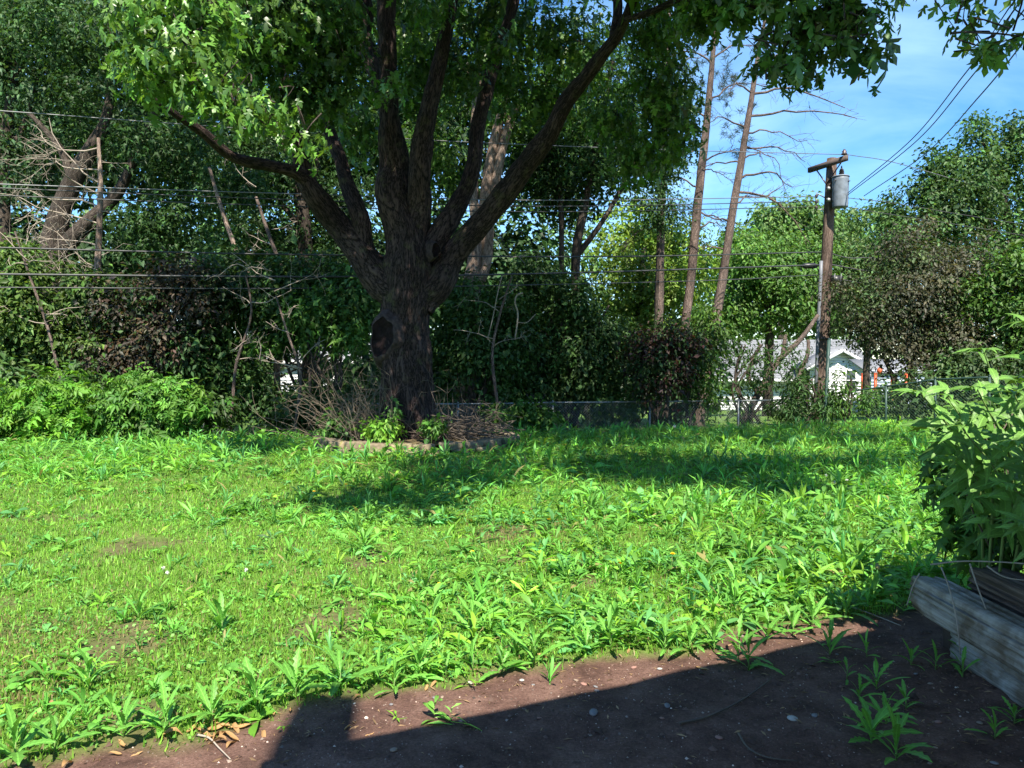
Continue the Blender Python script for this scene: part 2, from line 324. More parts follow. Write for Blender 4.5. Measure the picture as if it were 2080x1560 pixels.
def blob_points(blobs, ncl, seed, thin=0.42, nsc=0.9, shell=0.5):
    """cluster centres inside blobs (px,py,D,rx_px,ry_px,rd_m): clumped, denser to the outside"""
    B = []
    for q in blobs:
        c = P(q[0], q[1], q[2]); k = PXM(q[2]); B.append([*c, q[3] / k, q[5], q[4] / k])
    B = np.array(B); w = (B[:, 3] * B[:, 5]) * (0.5 + 0.5 * B[:, 4] / np.maximum(B[:, 3], .01)).clip(.5, 1.5); w /= w.sum()
    out = []; need = ncl; tries = 0
    while need > 0:
        tries += 1; thin = thin if tries < 12 else thin - .05
        m = int(need * 2.2) + 20; i = RNG.choice(len(B), m, p=w); d = norm(RNG.normal(size=(m, 3))); r = RNG.random((m, 1)) ** shell
        p = B[i, :3] + d * r * B[i, 3:6]; k = vn(p / nsc, seed) * .65 + vn(p / nsc * 2.3, seed + 1) * .35
        ok = k > thin; p = p[ok][:need]; dd = d[ok][:need]; out.append(np.concatenate([p, dd, i[ok][:need][:, None]], 1)); need -= len(p)
    o = np.concatenate(out); return o[:, :3], o[:, 3:6], o[:, 6].astype(int), B
def foliage(name, blobs, ncl, m, spread, proto, size, base, parent, seed=1, thin=0.42, nsc=0.9, mat_=None, up=0.6, var=.25, yellow=0.0, droop=0.5, kind=None, twigs=0, twmat=None, shell=.5, hue=.12, sat=0):
    if sat:
        rs_ = random.Random(seed); ex = []
        for q in blobs:
            for _ in range(sat):
                a_ = rs_.uniform(-.3, 3.44); f_ = rs_.uniform(.25, .5); g_ = rs_.uniform(.75, 1.1); ex.append((q[0] + math.cos(a_) * q[3] * g_, q[1] - math.sin(a_) * q[4] * g_, q[2] + rs_.uniform(-.5, .5) * q[5], q[3] * f_, q[4] * f_ * rs_.uniform(.7, 1.4), q[5] * f_))
        blobs = list(blobs) + ex
    c, d, bi, B = blob_points(blobs, ncl, seed, thin, nsc, shell); n = ncl * m
    off = RNG.normal(0, 1, (n, 3)) * np.array([1, 1, .7]) * spread; cc = np.repeat(c, m, 0); dd = np.repeat(d, m, 0); pos = cc + off
    nr = norm(np.array([0, 0, up]) + dd * .45 + norm(off) * .35 + RNG.normal(0, .45, (n, 3))); tp = norm(norm(off + dd * .3 * spread) + RNG.normal(0, .4, (n, 3)) + np.array([0, 0, -droop]))
    sc = size * np.exp(RNG.normal(0, .25, n)); bc = np.exp(RNG.normal(0, .16, (len(B), 1))); cl = np.repeat(np.exp(RNG.normal(0, var * .7, (ncl, 1))) * bc[bi], m, 0)
    sc3 = sc[:, None] * np.stack([np.ones(n), RNG.uniform(.65, 1.15, n), RNG.uniform(.2, 2.4, n)], 1)
    V, Fc, C = scatter(PROTO[proto], pos, frames(nr, tp), sc3, leafcols(base, n, var, hue, yellow) * cl)
    loc = np.array(parent.location) if parent is not None else np.zeros(3)
    o = ob(name, mesh_np(name, V - loc, Fc, mat_ or LEAF, C), parent)
    if kind: o['kind'] = kind
    if twigs:
        mb = MB()
        for k in RNG.choice(ncl, min(twigs, ncl), replace=False):
            a = B[bi[k], :3] + (c[k] - B[bi[k], :3]) * .25 + RNG.normal(0, .1, 3) + np.array([0, 0, .1]); q = (a + c[k]) / 2 + RNG.normal(0, .12, 3) + np.array([0, 0, .1])
            mb.tube(spline([a, q, c[k]], 5), np.linspace(.012, .004, 5) * (size / .14), 4, cap=False)
        mb.obj('twigs', twmat or BARKD, parent)['kind'] = 'stuff'
    return o
def tri_cap(me): return len(me.polygons)
# ------------------------------------------------------------------ trees in general
def tree(name, label, trunks, D, blobs=None, bm=BARKD, group=None, seg=10, cat='tree', **kw):
    x, y = P(trunks[0][0][0], trunks[0][0][1], D)[:2]; base = np.array([x, y, gz1(x, y) - .1])
    t = thing(name, label, cat, base, group)
    for k, tr in enumerate(trunks):
        p, r = pxpath(tr, D)
        if k == 0 and p[0][2] > base[2] + .15: p = np.concatenate([[[p[0][0], p[0][1], base[2]]], p]); r = np.concatenate([[r[0] * 1.25], r])
        sd_ = random.randint(0, 999)
        def dsp(th, ln, rr): return (v2(np.repeat(ln[:, None], len(th), 1) * 1.2, np.repeat(np.cos(th)[None], len(ln), 0) * 2 + 5, 1.3, sd_).reshape(len(ln), len(th)) - .5) * .35 * rr[:, None]
        MB().tube(p, r, seg, disp=dsp).obj('trunk' if k == 0 else 'limb', bm, t, True)
    if blobs:
        cl = blobs if isinstance(blobs[0], dict) else [dict(blobs=blobs, **kw)]
        for q in cl: foliage('crown', parent=t, **q)
    return t
def bare(mb, p0, d, ln, r, depth, bend=.25, up=.0, nb=3, seg=4, ratio=.55):
    """recursive bare branch"""
    n = 6; pts = [np.array(p0, float)]; d = np.array(d, float) / np.linalg.norm(d)
    for k in range(n - 1):
        d = d + RNG.normal(0, bend * .4, 3) + np.array([0, 0, up]); d /= np.linalg.norm(d); pts.append(pts[-1] + d * ln / (n - 1))
    pts = np.array(pts); mb.tube(pts, np.linspace(r, r * .35, n), seg, cap=False)
    if depth > 0:
        for _ in range(nb):
            k = RNG.integers(1, n); q = norm(np.gradient(pts, axis=0)[k] + norm(RNG.normal(size=3)) * 1.1)
            bare(mb, pts[k], q, ln * ratio * RNG.uniform(.6, 1.2), max(r * .5, .003), depth - 1, bend, up, nb, seg, ratio)
#@@HOUSE
# ------------------------------------------------------------------ the house at the viewer's back, whose roof and added stack throw the shadow on the dirt
HR = math.atan2(.425, .905); nH = np.array([-.425, .905]); tH = np.array([.905, .425])
def HP(u, v, z): return np.array([*(tH * u + nH * v), z])          # u along the wall, v towards the yard
hs = thing('house', 'single-storey house at the near end of the yard, its roof shading the bare dirt', 'house', HP(3, -.3, -.03))
def hquad(mb, pts): mb.add(np.array(pts), [[0, 1, 2, 3]])
def hslab(mb, u0, u1, v0, v1, z0, z1): c = HP((u0 + u1) / 2, (v0 + v1) / 2, (z0 + z1) / 2); mb.box(c, (u1 - u0, v1 - v0, z1 - z0), HR)
uL = -0.28; eaveV = 0.98; eaveZ = 2.7
mb = MB(); hslab(mb, uL + .3, 9, -7.4, -.35, -.1, 2.55); mb.obj('wall', SIDING, hs)  # unseen wall, kept white to bounce light onto the dirt
mb = MB(); ridV, ridZ = -3.7, 4.3
for (za, zb) in ((0, .14),):
    A = [HP(uL, eaveV, eaveZ), HP(9.4, eaveV, eaveZ), HP(9.4, ridV, ridZ), HP(uL, ridV, ridZ), HP(9.4, -8.2, eaveZ), HP(uL, -8.2, eaveZ)]
    Bt = [a - np.array([0, 0, .16]) for a in A]
    mb.add(np.array(A + Bt), [[0, 1, 2, 3], [3, 2, 4, 5], [6, 9, 8, 7], [9, 11, 10, 8], [0, 6, 7, 1], [1, 7, 8, 2], [2, 8, 10, 4], [4, 10, 11, 5], [5, 11, 9, 3], [3, 9, 6, 0]])
mb.obj('roof', SHINGLE, hs)
mb = MB(); hslab(mb, uL + .02, 9.3, -.34, eaveV - .04, eaveZ - .22, eaveZ - .18); mb.obj('bounce_soffit', TRIM, hs)  # white underside added to bounce light into the shadow on the dirt
# unseen stack added so that its shadow crosses the eave shadow at the house corner
tp = np.array([-.83, 3.42]); back = 1.9; ctr = tp - np.array([-math.sin(SUN_AZ), math.cos(SUN_AZ)]) * (tp[1] + back); chz = np.linalg.norm(tp - ctr) * math.tan(SUN_EL)
mb = MB(); mb.box((ctr[0], ctr[1] - .2, chz / 2 + 1), (.27, .42, chz - 2), 0); mb.obj('added_chimney', flat('red_brick', (0.3, 0.13, 0.09), 0.9), hs)
#@@FENCE
# ------------------------------------------------------------------ chain-link fence along the back of the lawn
def fence(label, pts, hgt, matm, spacing, rail_r=.022, mesh_side=True):
    """pts: (x, y) polyline of the line of posts"""
    pts = [np.array(p, float) for p in pts]; z0 = [gz1(*p) for p in pts]
    t = thing('chain_link_fence', label, 'fence', (*pts[0], z0[0])); wires = MB()
    for k in range(len(pts)):
        top = z0[k] + hgt; b = MB(); b.tube([[*pts[k], z0[k] - .2], [*pts[k], top + .02]], .03, 10); b.tube([[*pts[k], top + .02], [*pts[k], top + .06]], [.036, .012], 10); b.obj('post', matm, t, True)
        if k + 1 < len(pts):
            a = np.array([*pts[k], top]); c = np.array([*pts[k + 1], z0[k + 1] + hgt]); r = MB(); mid = (a + c) / 2 - np.array([0, 0, random.uniform(0, .012)]); r.tube(spline([a, mid, c], 7), rail_r, 8); r.obj('top_rail', matm, t, True)
            u = c - a; ln = np.linalg.norm(u); n = int(ln / .075); H = hgt - .06
            for j in range(-int(H / .075), n + 1):
                for sgn in (1, -1):
                    s0, s1 = j * .075, j * .075 + H; lo, hi = max(s0, 0), min(s1, ln)
                    if hi <= lo: continue
                    f0, f1 = (lo - s0) / H, (hi - s0) / H
                    if sgn < 0: f0, f1 = 1 - f0, 1 - f1
                    qa = a + u * lo / ln - np.array([0, .005 * sgn, H * (1 - f0) + .02]); qb = a + u * hi / ln - np.array([0, .005 * sgn, H * (1 - f1) + .02]); wires.tube([qa, qb], .0035, 3, cap=False)
    wires.obj('wire_mesh', matm, t); return t
def fxy(px, D): w = P(px, 780, D); return (w[0], w[1])
fence('galvanised chain-link fence running behind the maple along the back of the lawn', [fxy(-260, 16.6), fxy(60, 16.9), fxy(415, 17.3), fxy(700, 18.2), fxy(930, 19.2), fxy(1123, 20.0), fxy(1320, 20.6), fxy(1500, 21.0), fxy(1670, 21.4)], 1.08, METAL, 2.5)
fence('dark green chain-link fence at the right, right of the utility pole', [fxy(1690, 21.2), fxy(1800, 20.0), fxy(1900, 19.0), fxy(2010, 18.0), fxy(2130, 17.2), fxy(2290, 16.6)], 1.2, GMETAL, 2.5)
w = P(1676, 842, 20.6); tp = P(1684, 690, 20.6); mb = MB(); mb.tube([[w[0], w[1], gz1(w[0], w[1]) - .2], w, tp], .045, 10); o_ = thing('fence_post', 'tall slim green metal post leaning in front of the utility pole', 'post', (w[0], w[1], gz1(w[0], w[1])))
mb.obj('post', GMETAL, o_, True); MB().tube([tp, tp + np.array([0, 0, .03])], [.05, .02], 10).obj('cap', GMETAL, o_, True)
#@@POLE
# ------------------------------------------------------------------ utility pole with crossarm, transformer and cables
PD = 24.0; pb = P(1666, 850, PD); ptop = P(1690, 322, PD); pb[2] = gz1(pb[0], pb[1]) - .1
up_ = thing('utility_pole', 'tall weathered wooden utility pole with crossarm standing behind the fence', 'utility pole', pb)
pts = spline([pb, P(1672, 700, PD), P(1680, 510, PD), ptop], 14); MB().tube(pts, np.linspace(.205, .15, 14), 20).obj('pole', POLE, up_, True)
aL, aR = P(1653, 346, 24.75), P(1731, 323, 23.25); ad = norm(aR - aL); ang = math.atan2(ad[1], ad[0])
mb = MB(); c = (aL + aR) / 2 + np.array([math.sin(ang), -math.cos(ang), 0]) * .0; off = np.array([math.sin(ang), -math.cos(ang), 0]) * .2
mb.box(c + off, (np.linalg.norm(aR - aL), .1, .16), ang); arm = mb.obj('crossarm', ARMW, up_)
for f, zz in ((.18, .1), (.82, .1)):
    q = aL + (aR - aL) * f + off * .75; e = P(1686, 375, PD) + off * .75; MB().tube([q - np.array([0, 0, .06]), e], .02, 6).obj('brace', BROWNC, up_, True)
iq = aL + (aR - aL) * .93 + off; mb = MB(); z = iq[2] + .08
mb.tube([[iq[0], iq[1], z + h] for h in (0, .05, .06, .10, .11, .16, .17, .22)], [.02, .02, .085, .085, .05, .075, .05, .03], 12); mb.obj('insulator', BROWNC, up_, True); INS = np.array([iq[0], iq[1], z + .2])
tq = P(1707, 391, 23.55); hh = .46; rr = .245
tr = thing('transformer', 'grey cylindrical transformer can mounted on the utility pole', 'transformer', tq - np.array([0, 0, hh]))
def ringt(zs, rs, sg=28): return MB().tube([tq + np.array([0, 0, z]) for z in zs], rs, sg)
ringt([-hh, -hh + .02, -hh + .05, hh - .08, hh - .07, hh], [rr * .9, rr * .93, rr * .93, rr, rr, rr]).obj('tank', TANK, tr, True)
ringt([hh, hh + .02, hh + .05, hh + .075], [rr * 1.07, rr * 1.07, rr * .9, .06]).obj('lid', TANK, tr, True)
bq = tq + np.array([.03, 0, hh + .06]); MB().tube([bq + np.array([0, 0, z]) for z in (0, .06, .07, .11, .12, .16, .17, .21, .3)], [.07, .07, .085, .06, .08, .055, .07, .03, .015], 12).obj('bushing', BROWNC, tr, True)
for a_, d_ in ((-.2, .12), (.15, .16)): q = tq + np.array([a_, -math.sqrt(rr * rr - a_ * a_) + .01, hh - d_]); MB().tube([q, q + np.array([a_ * .25, -.06, 0])], [.022, .016], 8).obj('terminal', BROWNC, tr, True)
mb = MB(); mb.box(tq + np.array([-.27, .15, .15]), (.2, .08, .1), .5); mb.box(tq + np.array([-.27, .15, -.2]), (.2, .08, .1), .5); mb.obj('bracket', METAL, tr)
mb = MB(); q = [P(x, y, PD - .1) for x, y in ((1655, 835), (1660, 720), (1665, 600), (1667, 560), (1668, 530))]; mb.tube([x + np.array([.0, 0, 0]) for x in q], .055, 10)
o_ = mb.obj('conduit', PIPE, up_, True)
mb = MB(); rk = P(1661, 410, PD - .1)
for dz in (.18, 0, -.18): mb.tube([rk + np.array([-.04, 0, dz + h]) for h in (-.05, -.02, 0, .02, .05)], [.03, .055, .035, .055, .03], 10)
mb.obj('spool_insulators', BROWNC, up_, True); mb = MB(); mb.tube([rk + np.array([-.04, 0, -.3]), rk + np.array([-.04, 0, .3])], .014, 6); mb.tube([rk + np.array([0, 0, .25]), P(1680, 404, PD)], .018, 6); mb.tube([rk + np.array([0, 0, -.25]), P(1680, 424, PD)], .018, 6); mb.obj('insulator_rack', METAL, up_, True)
mb = MB()
for y in (688,): q = P(1671, y, PD); mb.tube([q - np.array([0, 0, .03]), q + np.array([0, 0, .03])], .21, 18)
mb.obj('strap', BLACKP, up_)
cb = P(1699, 568, PD - .25); o_ = thing('cable_box', 'small black cable terminal box fixed to the right side of the utility pole', 'box', cb - np.array([0, 0, .13]))
MB().box(cb, (.32, .16, .24), 0, 0, .1).obj('case', BLACKP, o_)
for d_ in (-.1, .1): MB().box(cb + np.array([d_, -.085, 0.03]), (.02, .02, .3), 0, 0, .1).obj('strap', WIREG, o_)
# cables: control points in photo pixels with depths
def wire(label, ctrl, r, m=WIRE, n=40, name='overhead_cable'):
    c = [P(q[0], q[1], q[2] if len(q) > 2 else PD) for q in ctrl]; p = spline(c, n); mb = MB(); mb.tube(p, r * 1.1, 5)
    return tag(ob(name, mb.mesh(name, m, True)), label, 'cable')
def LW(*ys):
    o = []
    for x, y in ys:
        u = (x - 1040) / F; a, b_ = 9.8, 20.2; q = (a - u * 24) / (b_ - u * 9.2); o.append((x, y, 24 - 9.2 * q if x < 1668 else PD))
    return o
ip = INS
wire('topmost thin bare wire crossing behind the maple to the pole-top insulator', LW((-400, 198), (0, 225), (510, 262), (940, 288), (1350, 304)) + [(1723, 314, 23.4)], .011, WIREG)
wire('thin wire running right from the pole-top insulator into the trees', [(1723, 314, 23.4), (1840, 336, 25), (2120, 420, 27)], .011, WIREG)
for k, (y0, y1, y2, y3) in enumerate(((374, 394, 407, 399), (382, 406, 419, 409), (397, 419, 430, 420))):
    wire(('upper', 'middle', 'lowest')[k] + ' of the three thin wires leading left from the insulator rack on the pole', LW((-400, y0 - 16), (0, y0), (606, y1), (1130, y2), (1659, y3)), .012, WIREG if k == 0 else WIRE)
wire('black telephone cable crossing the yard above the two lowest cables', LW((-400, 492), (0, 503), (600, 517), (1250, 521), (1668, 512)), .017)
wire('thick black cable carrying the splice case left of the utility pole', LW((-400, 552), (0, 557), (700, 562), (1200, 553), (1668, 538)), .021)
wire('lowest black cable reaching the utility pole from the left', LW((-400, 584), (0, 584), (700, 585), (1400, 571), (1668, 558)), .013)
wire('thin low wire among the bushes at the far left', [(-300, 716, 18), (0, 719, 18), (320, 722, 18)], .006)
wire('sagging black cable running right from the pole above the other two', LW((1680, 512), (1725, 524), (1800, 526), (2080, 560), (2400, 600)), .015)
wire('middle black cable running right from the pole', LW((1680, 536), (1800, 556), (2080, 590), (2400, 628)), .018)
wire('lowest black cable running right from the cable box', LW((1700, 566), (1850, 594), (2000, 616), (2300, 650)), .018)
wire('left strand of the paired service drop rising to the upper right', [(1722, 392, 23.3), (1850, 285, 19), (1960, 150, 14), (2075, 0, 10.5), (2140, -110, 8.5)], .011)
wire('right strand of the paired service drop rising to the upper right', [(1722, 396, 23.3), (1860, 288, 19), (1970, 160, 14), (2095, 0, 10.5), (2160, -110, 8.5)], .011)
wire('single service wire rising to the right below the paired drop', [(1755, 398, 23.3), (1880, 312, 19), (1990, 195, 14), (2080, 85, 11), (2190, -60, 8.5)], .011)
wire('upper of the two thin wires falling right from the transformer into the trees', LW((1722, 402), (1810, 412), (1980, 440), (2300, 490)), .010)
wire('lower of the two thin wires falling right from the transformer into the trees', LW((1716, 420), (1800, 434), (1980, 462), (2300, 515)), .010)
q = P(1645, 540, PD); mb = MB(); mb.tube([q + np.array([d, 0, 0]) for d in (-.24, -.2, -.17, .17, .2, .24)], [.03, .06, .085, .085, .06, .03], 12)
tag(ob('splice_case', mb.mesh('splice_case', BLACKP, True)), 'black splice case hanging on the thick cable just left of the pole', 'splice case')
#@@HOUSES
# ------------------------------------------------------------------ neighbouring houses beyond the fence
def board_wall(mb, a, bb, z0, z1, step=.2, th=.03):
    """horizontal clapboards from point a to b"""
    a = np.array(a, float); bb = np.array(bb, float); d = bb - a; ln = np.linalg.norm(d); ang = math.atan2(d[1], d[0]); c = (a + bb) / 2; z = z0
    while z < z1 - 1e-4:
        h = min(step, z1 - z); mb.box((c[0], c[1], z + h / 2), (ln, th, h + .012), ang, .09); z += h
HD = 56.0; k = PXM(HD)
def HQ(px, py, D=HD): return P(px, py, D)
gzh = HQ(1700, 833)[2]; hw = thing('neighbour_house', 'white-sided house with grey shingle roof and front gable seen past the utility pole', 'house', HQ(1600, 833))
xl, xr = HQ(1438, 800)[0], HQ(1760, 800)[0]; gl, gr = HQ(1634, 800)[0], HQ(1750, 800)[0]; ez = HQ(1500, 771)[2]; rz = HQ(1500, 686)[2]
rise = rz - ez; run = 4.5
mb = MB(); board_wall(mb, (xl, HD + 1.0), (gl, HD + 1.0), gzh - .1, ez); mb.obj('wall', SIDING, hw)
mb = MB(); mb.box(((xl + xr) / 2, HD + 5.4, (gzh + ez) / 2 - .1), (xr - xl - .3, 7.5, ez - gzh - .2)); mb.obj('body', TANW, hw)
mb = MB(); y0, y1, y2 = HD + .2, HD + .2 + run, HD + 10; th = .14
A = [(xl - .4, y0, ez), (xr + 1.2, y0, ez), (xr + 1.2, y1, rz), (xl - .4, y1, rz), (xr + 1.2, y2, ez), (xl - .4, y2, ez)]; Bq = [(x, y, z - th) for x, y, z in A]
mb.add(np.array(A + Bq), [[0, 1, 2, 3], [3, 2, 4, 5], [6, 9, 8, 7], [9, 11, 10, 8], [0, 6, 7, 1], [1, 7, 8, 2], [2, 8, 10, 4], [4, 10, 11, 5], [5, 11, 9, 3], [3, 9, 6, 0]]); rf = mb.obj('roof', SHINGLE, hw)
mb = MB(); n_ = 22
for i in range(n_):
    f = (i + .5) / n_; mb.box(((xl + xr) / 2 + .4, y0 + run * f, ez + rise * f + .012), (xr - xl + 1.5, run / n_ * 1.15, .03), 0, math.atan2(rise, run) - .06)
ob('shingle_courses', mb.mesh('shingle_courses', SHINGLE, off=np.array(hw.location)), rf)['kind'] = 'stuff'
mb = MB(); mb.box(((xl + gl) / 2 - .2, y0 - .03, ez - .08), (gl - xl + .3, .05, .2)); mb.obj('gutter', TRIM, hw)
pk = HQ(1686, 712)[2]; gy = HD - 1.0; pkx = (gl + gr) / 2; ge = HQ(1700, 744)[2]
mb = MB(); board_wall(mb, (gl, gy), (gr, gy), gzh - .1, ge)
zz = ge
while zz < pk - .05:
    f = 1 - (zz - ge) / (pk - ge); board_wall(mb, (pkx - (pkx - gl) * f, gy), (pkx + (gr - pkx) * f, gy), zz, min(zz + .2, pk)); zz += .2
mb.obj('gable', SIDING, hw)
mb = MB(); mb.box((gr - .02, gy + 1.2, (gzh + ge) / 2), (.06, 2.4, ge - gzh)); mb.obj('corner_wall', SIDING, hw)
for sx, x_e in ((-1, gl - .45), (1, gr + .9)):
    ex = ge - (pk - ge) * (abs(x_e - pkx) / (gr - pkx) - 1); a = np.array([pkx, gy + 1, pk + .05]); c = np.array([x_e, gy + 1, ex + .05]); ln = np.linalg.norm(a - c); an = math.atan2(a[2] - c[2], a[0] - c[0])
    MB().box((a + c) / 2 + np.array([0, 0, .06]), (ln, 3.2, .1), 0, 0, -an).obj('gable_roof', SHINGLE, hw); MB().box((a + c) / 2 + np.array([0, -1.63, -.06]), (ln, .06, .2), 0, 0, -an).obj('fascia', TRIM, hw)
wx0, wx1, wz0, wz1 = HQ(1706, 790)[0], HQ(1724, 790)[0], HQ(1700, 792, HD)[2], HQ(1700, 752, HD)[2]
wd = MB(); wd.box(((wx0 + wx1) / 2, gy - .03, (wz0 + wz1) / 2), (wx1 - wx0 + .2, .08, wz1 - wz0 + .2)); wd = wd.obj('window', TRIM, hw); MB().box(((wx0 + wx1) / 2, gy - .085, (wz0 + wz1) / 2), (wx1 - wx0, .04, wz1 - wz0)).obj('pane', GLASS, wd)
MB().box(((wx0 + wx1) / 2, gy - .115, (wz0 + wz1) / 2), (wx1 - wx0, .03, .06)).obj('sash_bar', TRIM, wd)
# house seen left of the maple trunk
D2 = 48.0; lh = thing('neighbour_house', 'low pale house half hidden by brush to the left of the maple trunk', 'house', P(620, 790, D2))
x0, x1 = P(455, 780, D2)[0], P(800, 780, D2)[0]; e2, r2_, g2 = P(600, 733, D2)[2], P(600, 692, D2)[2], P(600, 800, D2)[2]
mb = MB(); board_wall(mb, (x0 + 3, D2 + .5), (x1, D2 + .5), g2, e2); mb.obj('wall', SIDING, lh)
mb = MB(); A = [(x0, D2, e2), (x1 + .4, D2, e2), (x1 + .4, D2 + 4, r2_), (x0, D2 + 4, r2_), (x1 + .4, D2 + 8, e2), (x0, D2 + 8, e2)]; Bq = [(x, y, z - .15) for x, y, z in A]
mb.add(np.array(A + Bq), [[0, 1, 2, 3], [3, 2, 4, 5], [6, 9, 8, 7], [9, 11, 10, 8], [0, 6, 7, 1], [1, 7, 8, 2], [2, 8, 10, 4], [4, 10, 11, 5], [5, 11, 9, 3], [3, 9, 6, 0]]); mb.obj('roof', SHINGLE, lh)
MB().box(((x0 + x1) / 2, D2 - .03, e2 - .1), (x1 - x0, .05, .2)).obj('gutter', TRIM, lh)
wd = MB().box((P(650, 760, D2)[0], D2 + .46, (g2 + e2) / 2 + .1), (1.3, .08, .9)).obj('window', TRIM, lh); MB().box((P(650, 760, D2)[0], D2 + .41, (g2 + e2) / 2 + .1), (1.1, .04, .7)).obj('pane', GLASS, wd)
# white shed between the shrubs
D3 = 52.0; sh = thing('garden_shed', 'small white shed peeping through the purple-leaved shrub', 'shed', P(1290, 800, D3)); x0, x1 = P(1250, 780, D3)[0], P(1345, 780, D3)[0]; e3, r3, g3 = P(1290, 690, D3)[2], P(1290, 672, D3)[2], P(1290, 815, D3)[2]
mb = MB(); board_wall(mb, (x0, D3), (x1, D3), g3, e3); mb.obj('wall', SIDING, sh); mb = MB(); mb.box(((x0 + x1) / 2, D3 + 1.0, e3 + .3), (x1 - x0 + .5, 2.6, .1), 0, .28); mb.obj('roof', SHINGLE, sh); MB().box(((x0 + x1) / 2 + .5, D3 - .05, (g3 + e3) / 2 - .5), (.9, .06, 2.0)).obj('door', TRIM, sh)
# orange play structure
D4 = 46.0; pl = thing('play_structure', 'orange wooden play structure with rails beside the white gable', 'play structure', P(1810, 832, D4)); zg = P(1800, 832, D4)[2]
for px in (1752, 1778, 1812, 1840): q = P(px, 780, D4 + (px % 3)); MB().box((q[0], q[1], (zg + P(0, 758, D4)[2]) / 2), (.14, .14, P(0, 758, D4)[2] - zg)).obj('post', ORANGE, pl)
for a_, b_, y in ((1750, 1780, 790), (1808, 1842, 786), (1808, 1842, 800), (1750, 1780, 800)): qa, qb = P(a_, y, D4), P(b_, y, D4); MB().box(((qa[0] + qb[0]) / 2, D4 - .1, qa[2]), (qb[0] - qa[0], .05, .16)).obj('rail', ORANGE, pl)
for px in range(1812, 1842, 7): qa, qb = P(px, 800, D4), P(px, 828, D4); MB().box((qa[0], D4 - .06, (qa[2] + qb[2]) / 2), (.09, .04, qa[2] - qb[2])).obj('slat', ORANGE, pl)
qa = P(1782, 758, D4); MB().tube([qa + np.array([0, -.3, .35 - .1 * i]) for i in range(5)], [.05, .14, .17, .14, .05], 10).obj('lantern', ORANGE, pl, True)
qa, qb = P(1770, 745, 50), P(1900, 800, 50); bl = thing('garage', 'pale blue-grey garage wall behind the orange play structure', 'garage', P(1830, 830, 50)); mb = MB(); board_wall(mb, (qa[0], 50), (qb[0], 50), P(0, 832, 50)[2], P(0, 752, 50)[2], .22); mb.obj('wall', flat('blue_grey_siding', (0.45, 0.50, 0.60), .6, var=.05), bl); MB().box(((qa[0] + qb[0]) / 2, 51.2, P(0, 744, 50)[2]), (qb[0] - qa[0] + .6, 3, .1), 0, .3).obj('roof', SHINGLE, bl)
#@@MAPLE
# ------------------------------------------------------------------ the big maple in the middle
MD = 14.2; mb0 = P(835, 884, MD); mb0[2] = gz1(mb0[0], mb0[1])
maple = thing('maple_tree', 'large many-limbed maple in the middle of the yard, ringed by tan blocks', 'tree', mb0)
def barkdisp(seed, amp, kk=7.0):
    def f(th, ln, rr):
        T, Ln = np.meshgrid(th, ln); Rm = rr[:, None]; tw = Ln * .25
        p = np.stack([np.cos(T + tw) * Rm * kk, np.sin(T + tw) * Rm * kk, Ln * 2.2 + 0 * T], -1).reshape(-1, 3)
        a = np.abs(2 * vn(p * np.array([1, 1, 1]), seed) - 1); b_ = np.abs(2 * vn(p * 2.1 + 7, seed + 1) - 1); big = vn(p * np.array([.14, .14, .6]), seed + 2) - .5
        d = (a * .65 + b_ * .35 - .35); return (d.reshape(T.shape) * amp * np.minimum(1, Rm / .3) + big.reshape(T.shape) * .22 * Rm)
    return f
def limb(ctrl, nm, seed, seg=36, amp=.07, step=.05):
    p, r = pxpath(ctrl, MD, 10); ln = np.linalg.norm(np.diff(p, axis=0), axis=1).sum(); p, r = pxpath(ctrl, MD, max(20, int(ln / step)))
    if nm == 'limb':
        r = r * .88; q = np.linspace(0, ln, len(p)); w = np.stack([vn(np.stack([q * 1.3, np.full(len(p), 3.3 * k), np.full(len(p), seed)], 1), seed + k) - .5 for k in range(3)], 1); p = p + w * (r * .55)[:, None] * np.minimum(1, q / .6)[:, None]; r = r * (1 + .16 * (vn(np.stack([q * 2.2, q * 0 + .5, q * 0], 1), seed + 9) - .5))
    return MB().tube(p, r, seg, disp=barkdisp(seed, amp)).obj(nm, BARK, maple, True)
limb([(838, 905, 76), (836, 872, 62), (830, 830, 54), (826, 770, 50), (822, 710, 49), (824, 650, 46), (828, 600, 50), (832, 545, 52), (828, 470, 38), (806, 400, 34)], 'trunk', 1, 110, .10, .035)
limb([(815, 610, 40), (790, 578, 42), (745, 535, 35), (692, 462, 29), (642, 392, 25, 13.8), (618, 335, 20, 13.7), (600, 290, 16, 13.5), (588, 210, 14, 13.3), (570, 110, 11, 13.1), (560, 0, 9, 12.8), (540, -120, 7, 12.4)], 'limb', 3)
limb([(645, 388, 18, 13.8), (600, 350, 16, 13.5), (545, 336, 14, 13.1), (475, 318, 13, 12.5), (410, 265, 11, 11.9), (355, 232, 9, 11.4), (300, 190, 6, 11.0), (250, 120, 4, 10.6)], 'limb', 5, 24)
limb([(760, 545, 24), (742, 490, 20), (724, 420, 20), (694, 336, 17, 14.5), (667, 269, 15, 14.7), (655, 190, 13, 14.9), (640, 80, 11, 15), (620, -80, 8, 15)], 'limb', 7, 28)
limb([(830, 570, 46), (812, 450, 40), (799, 370, 37), (790, 290, 31, 14.0), (785, 200, 23, 13.9), (789, 100, 20, 13.8), (788, 0, 19, 13.6), (790, -140, 16, 13.3), (800, -320, 10, 13)], 'limb', 9, 48)
limb([(788, 240, 16, 14.0), (764, 150, 19, 14.2), (742, 80, 21, 14.4), (735, 0, 21, 14.5), (722, -150, 15, 14.7)], 'limb', 11, 32)
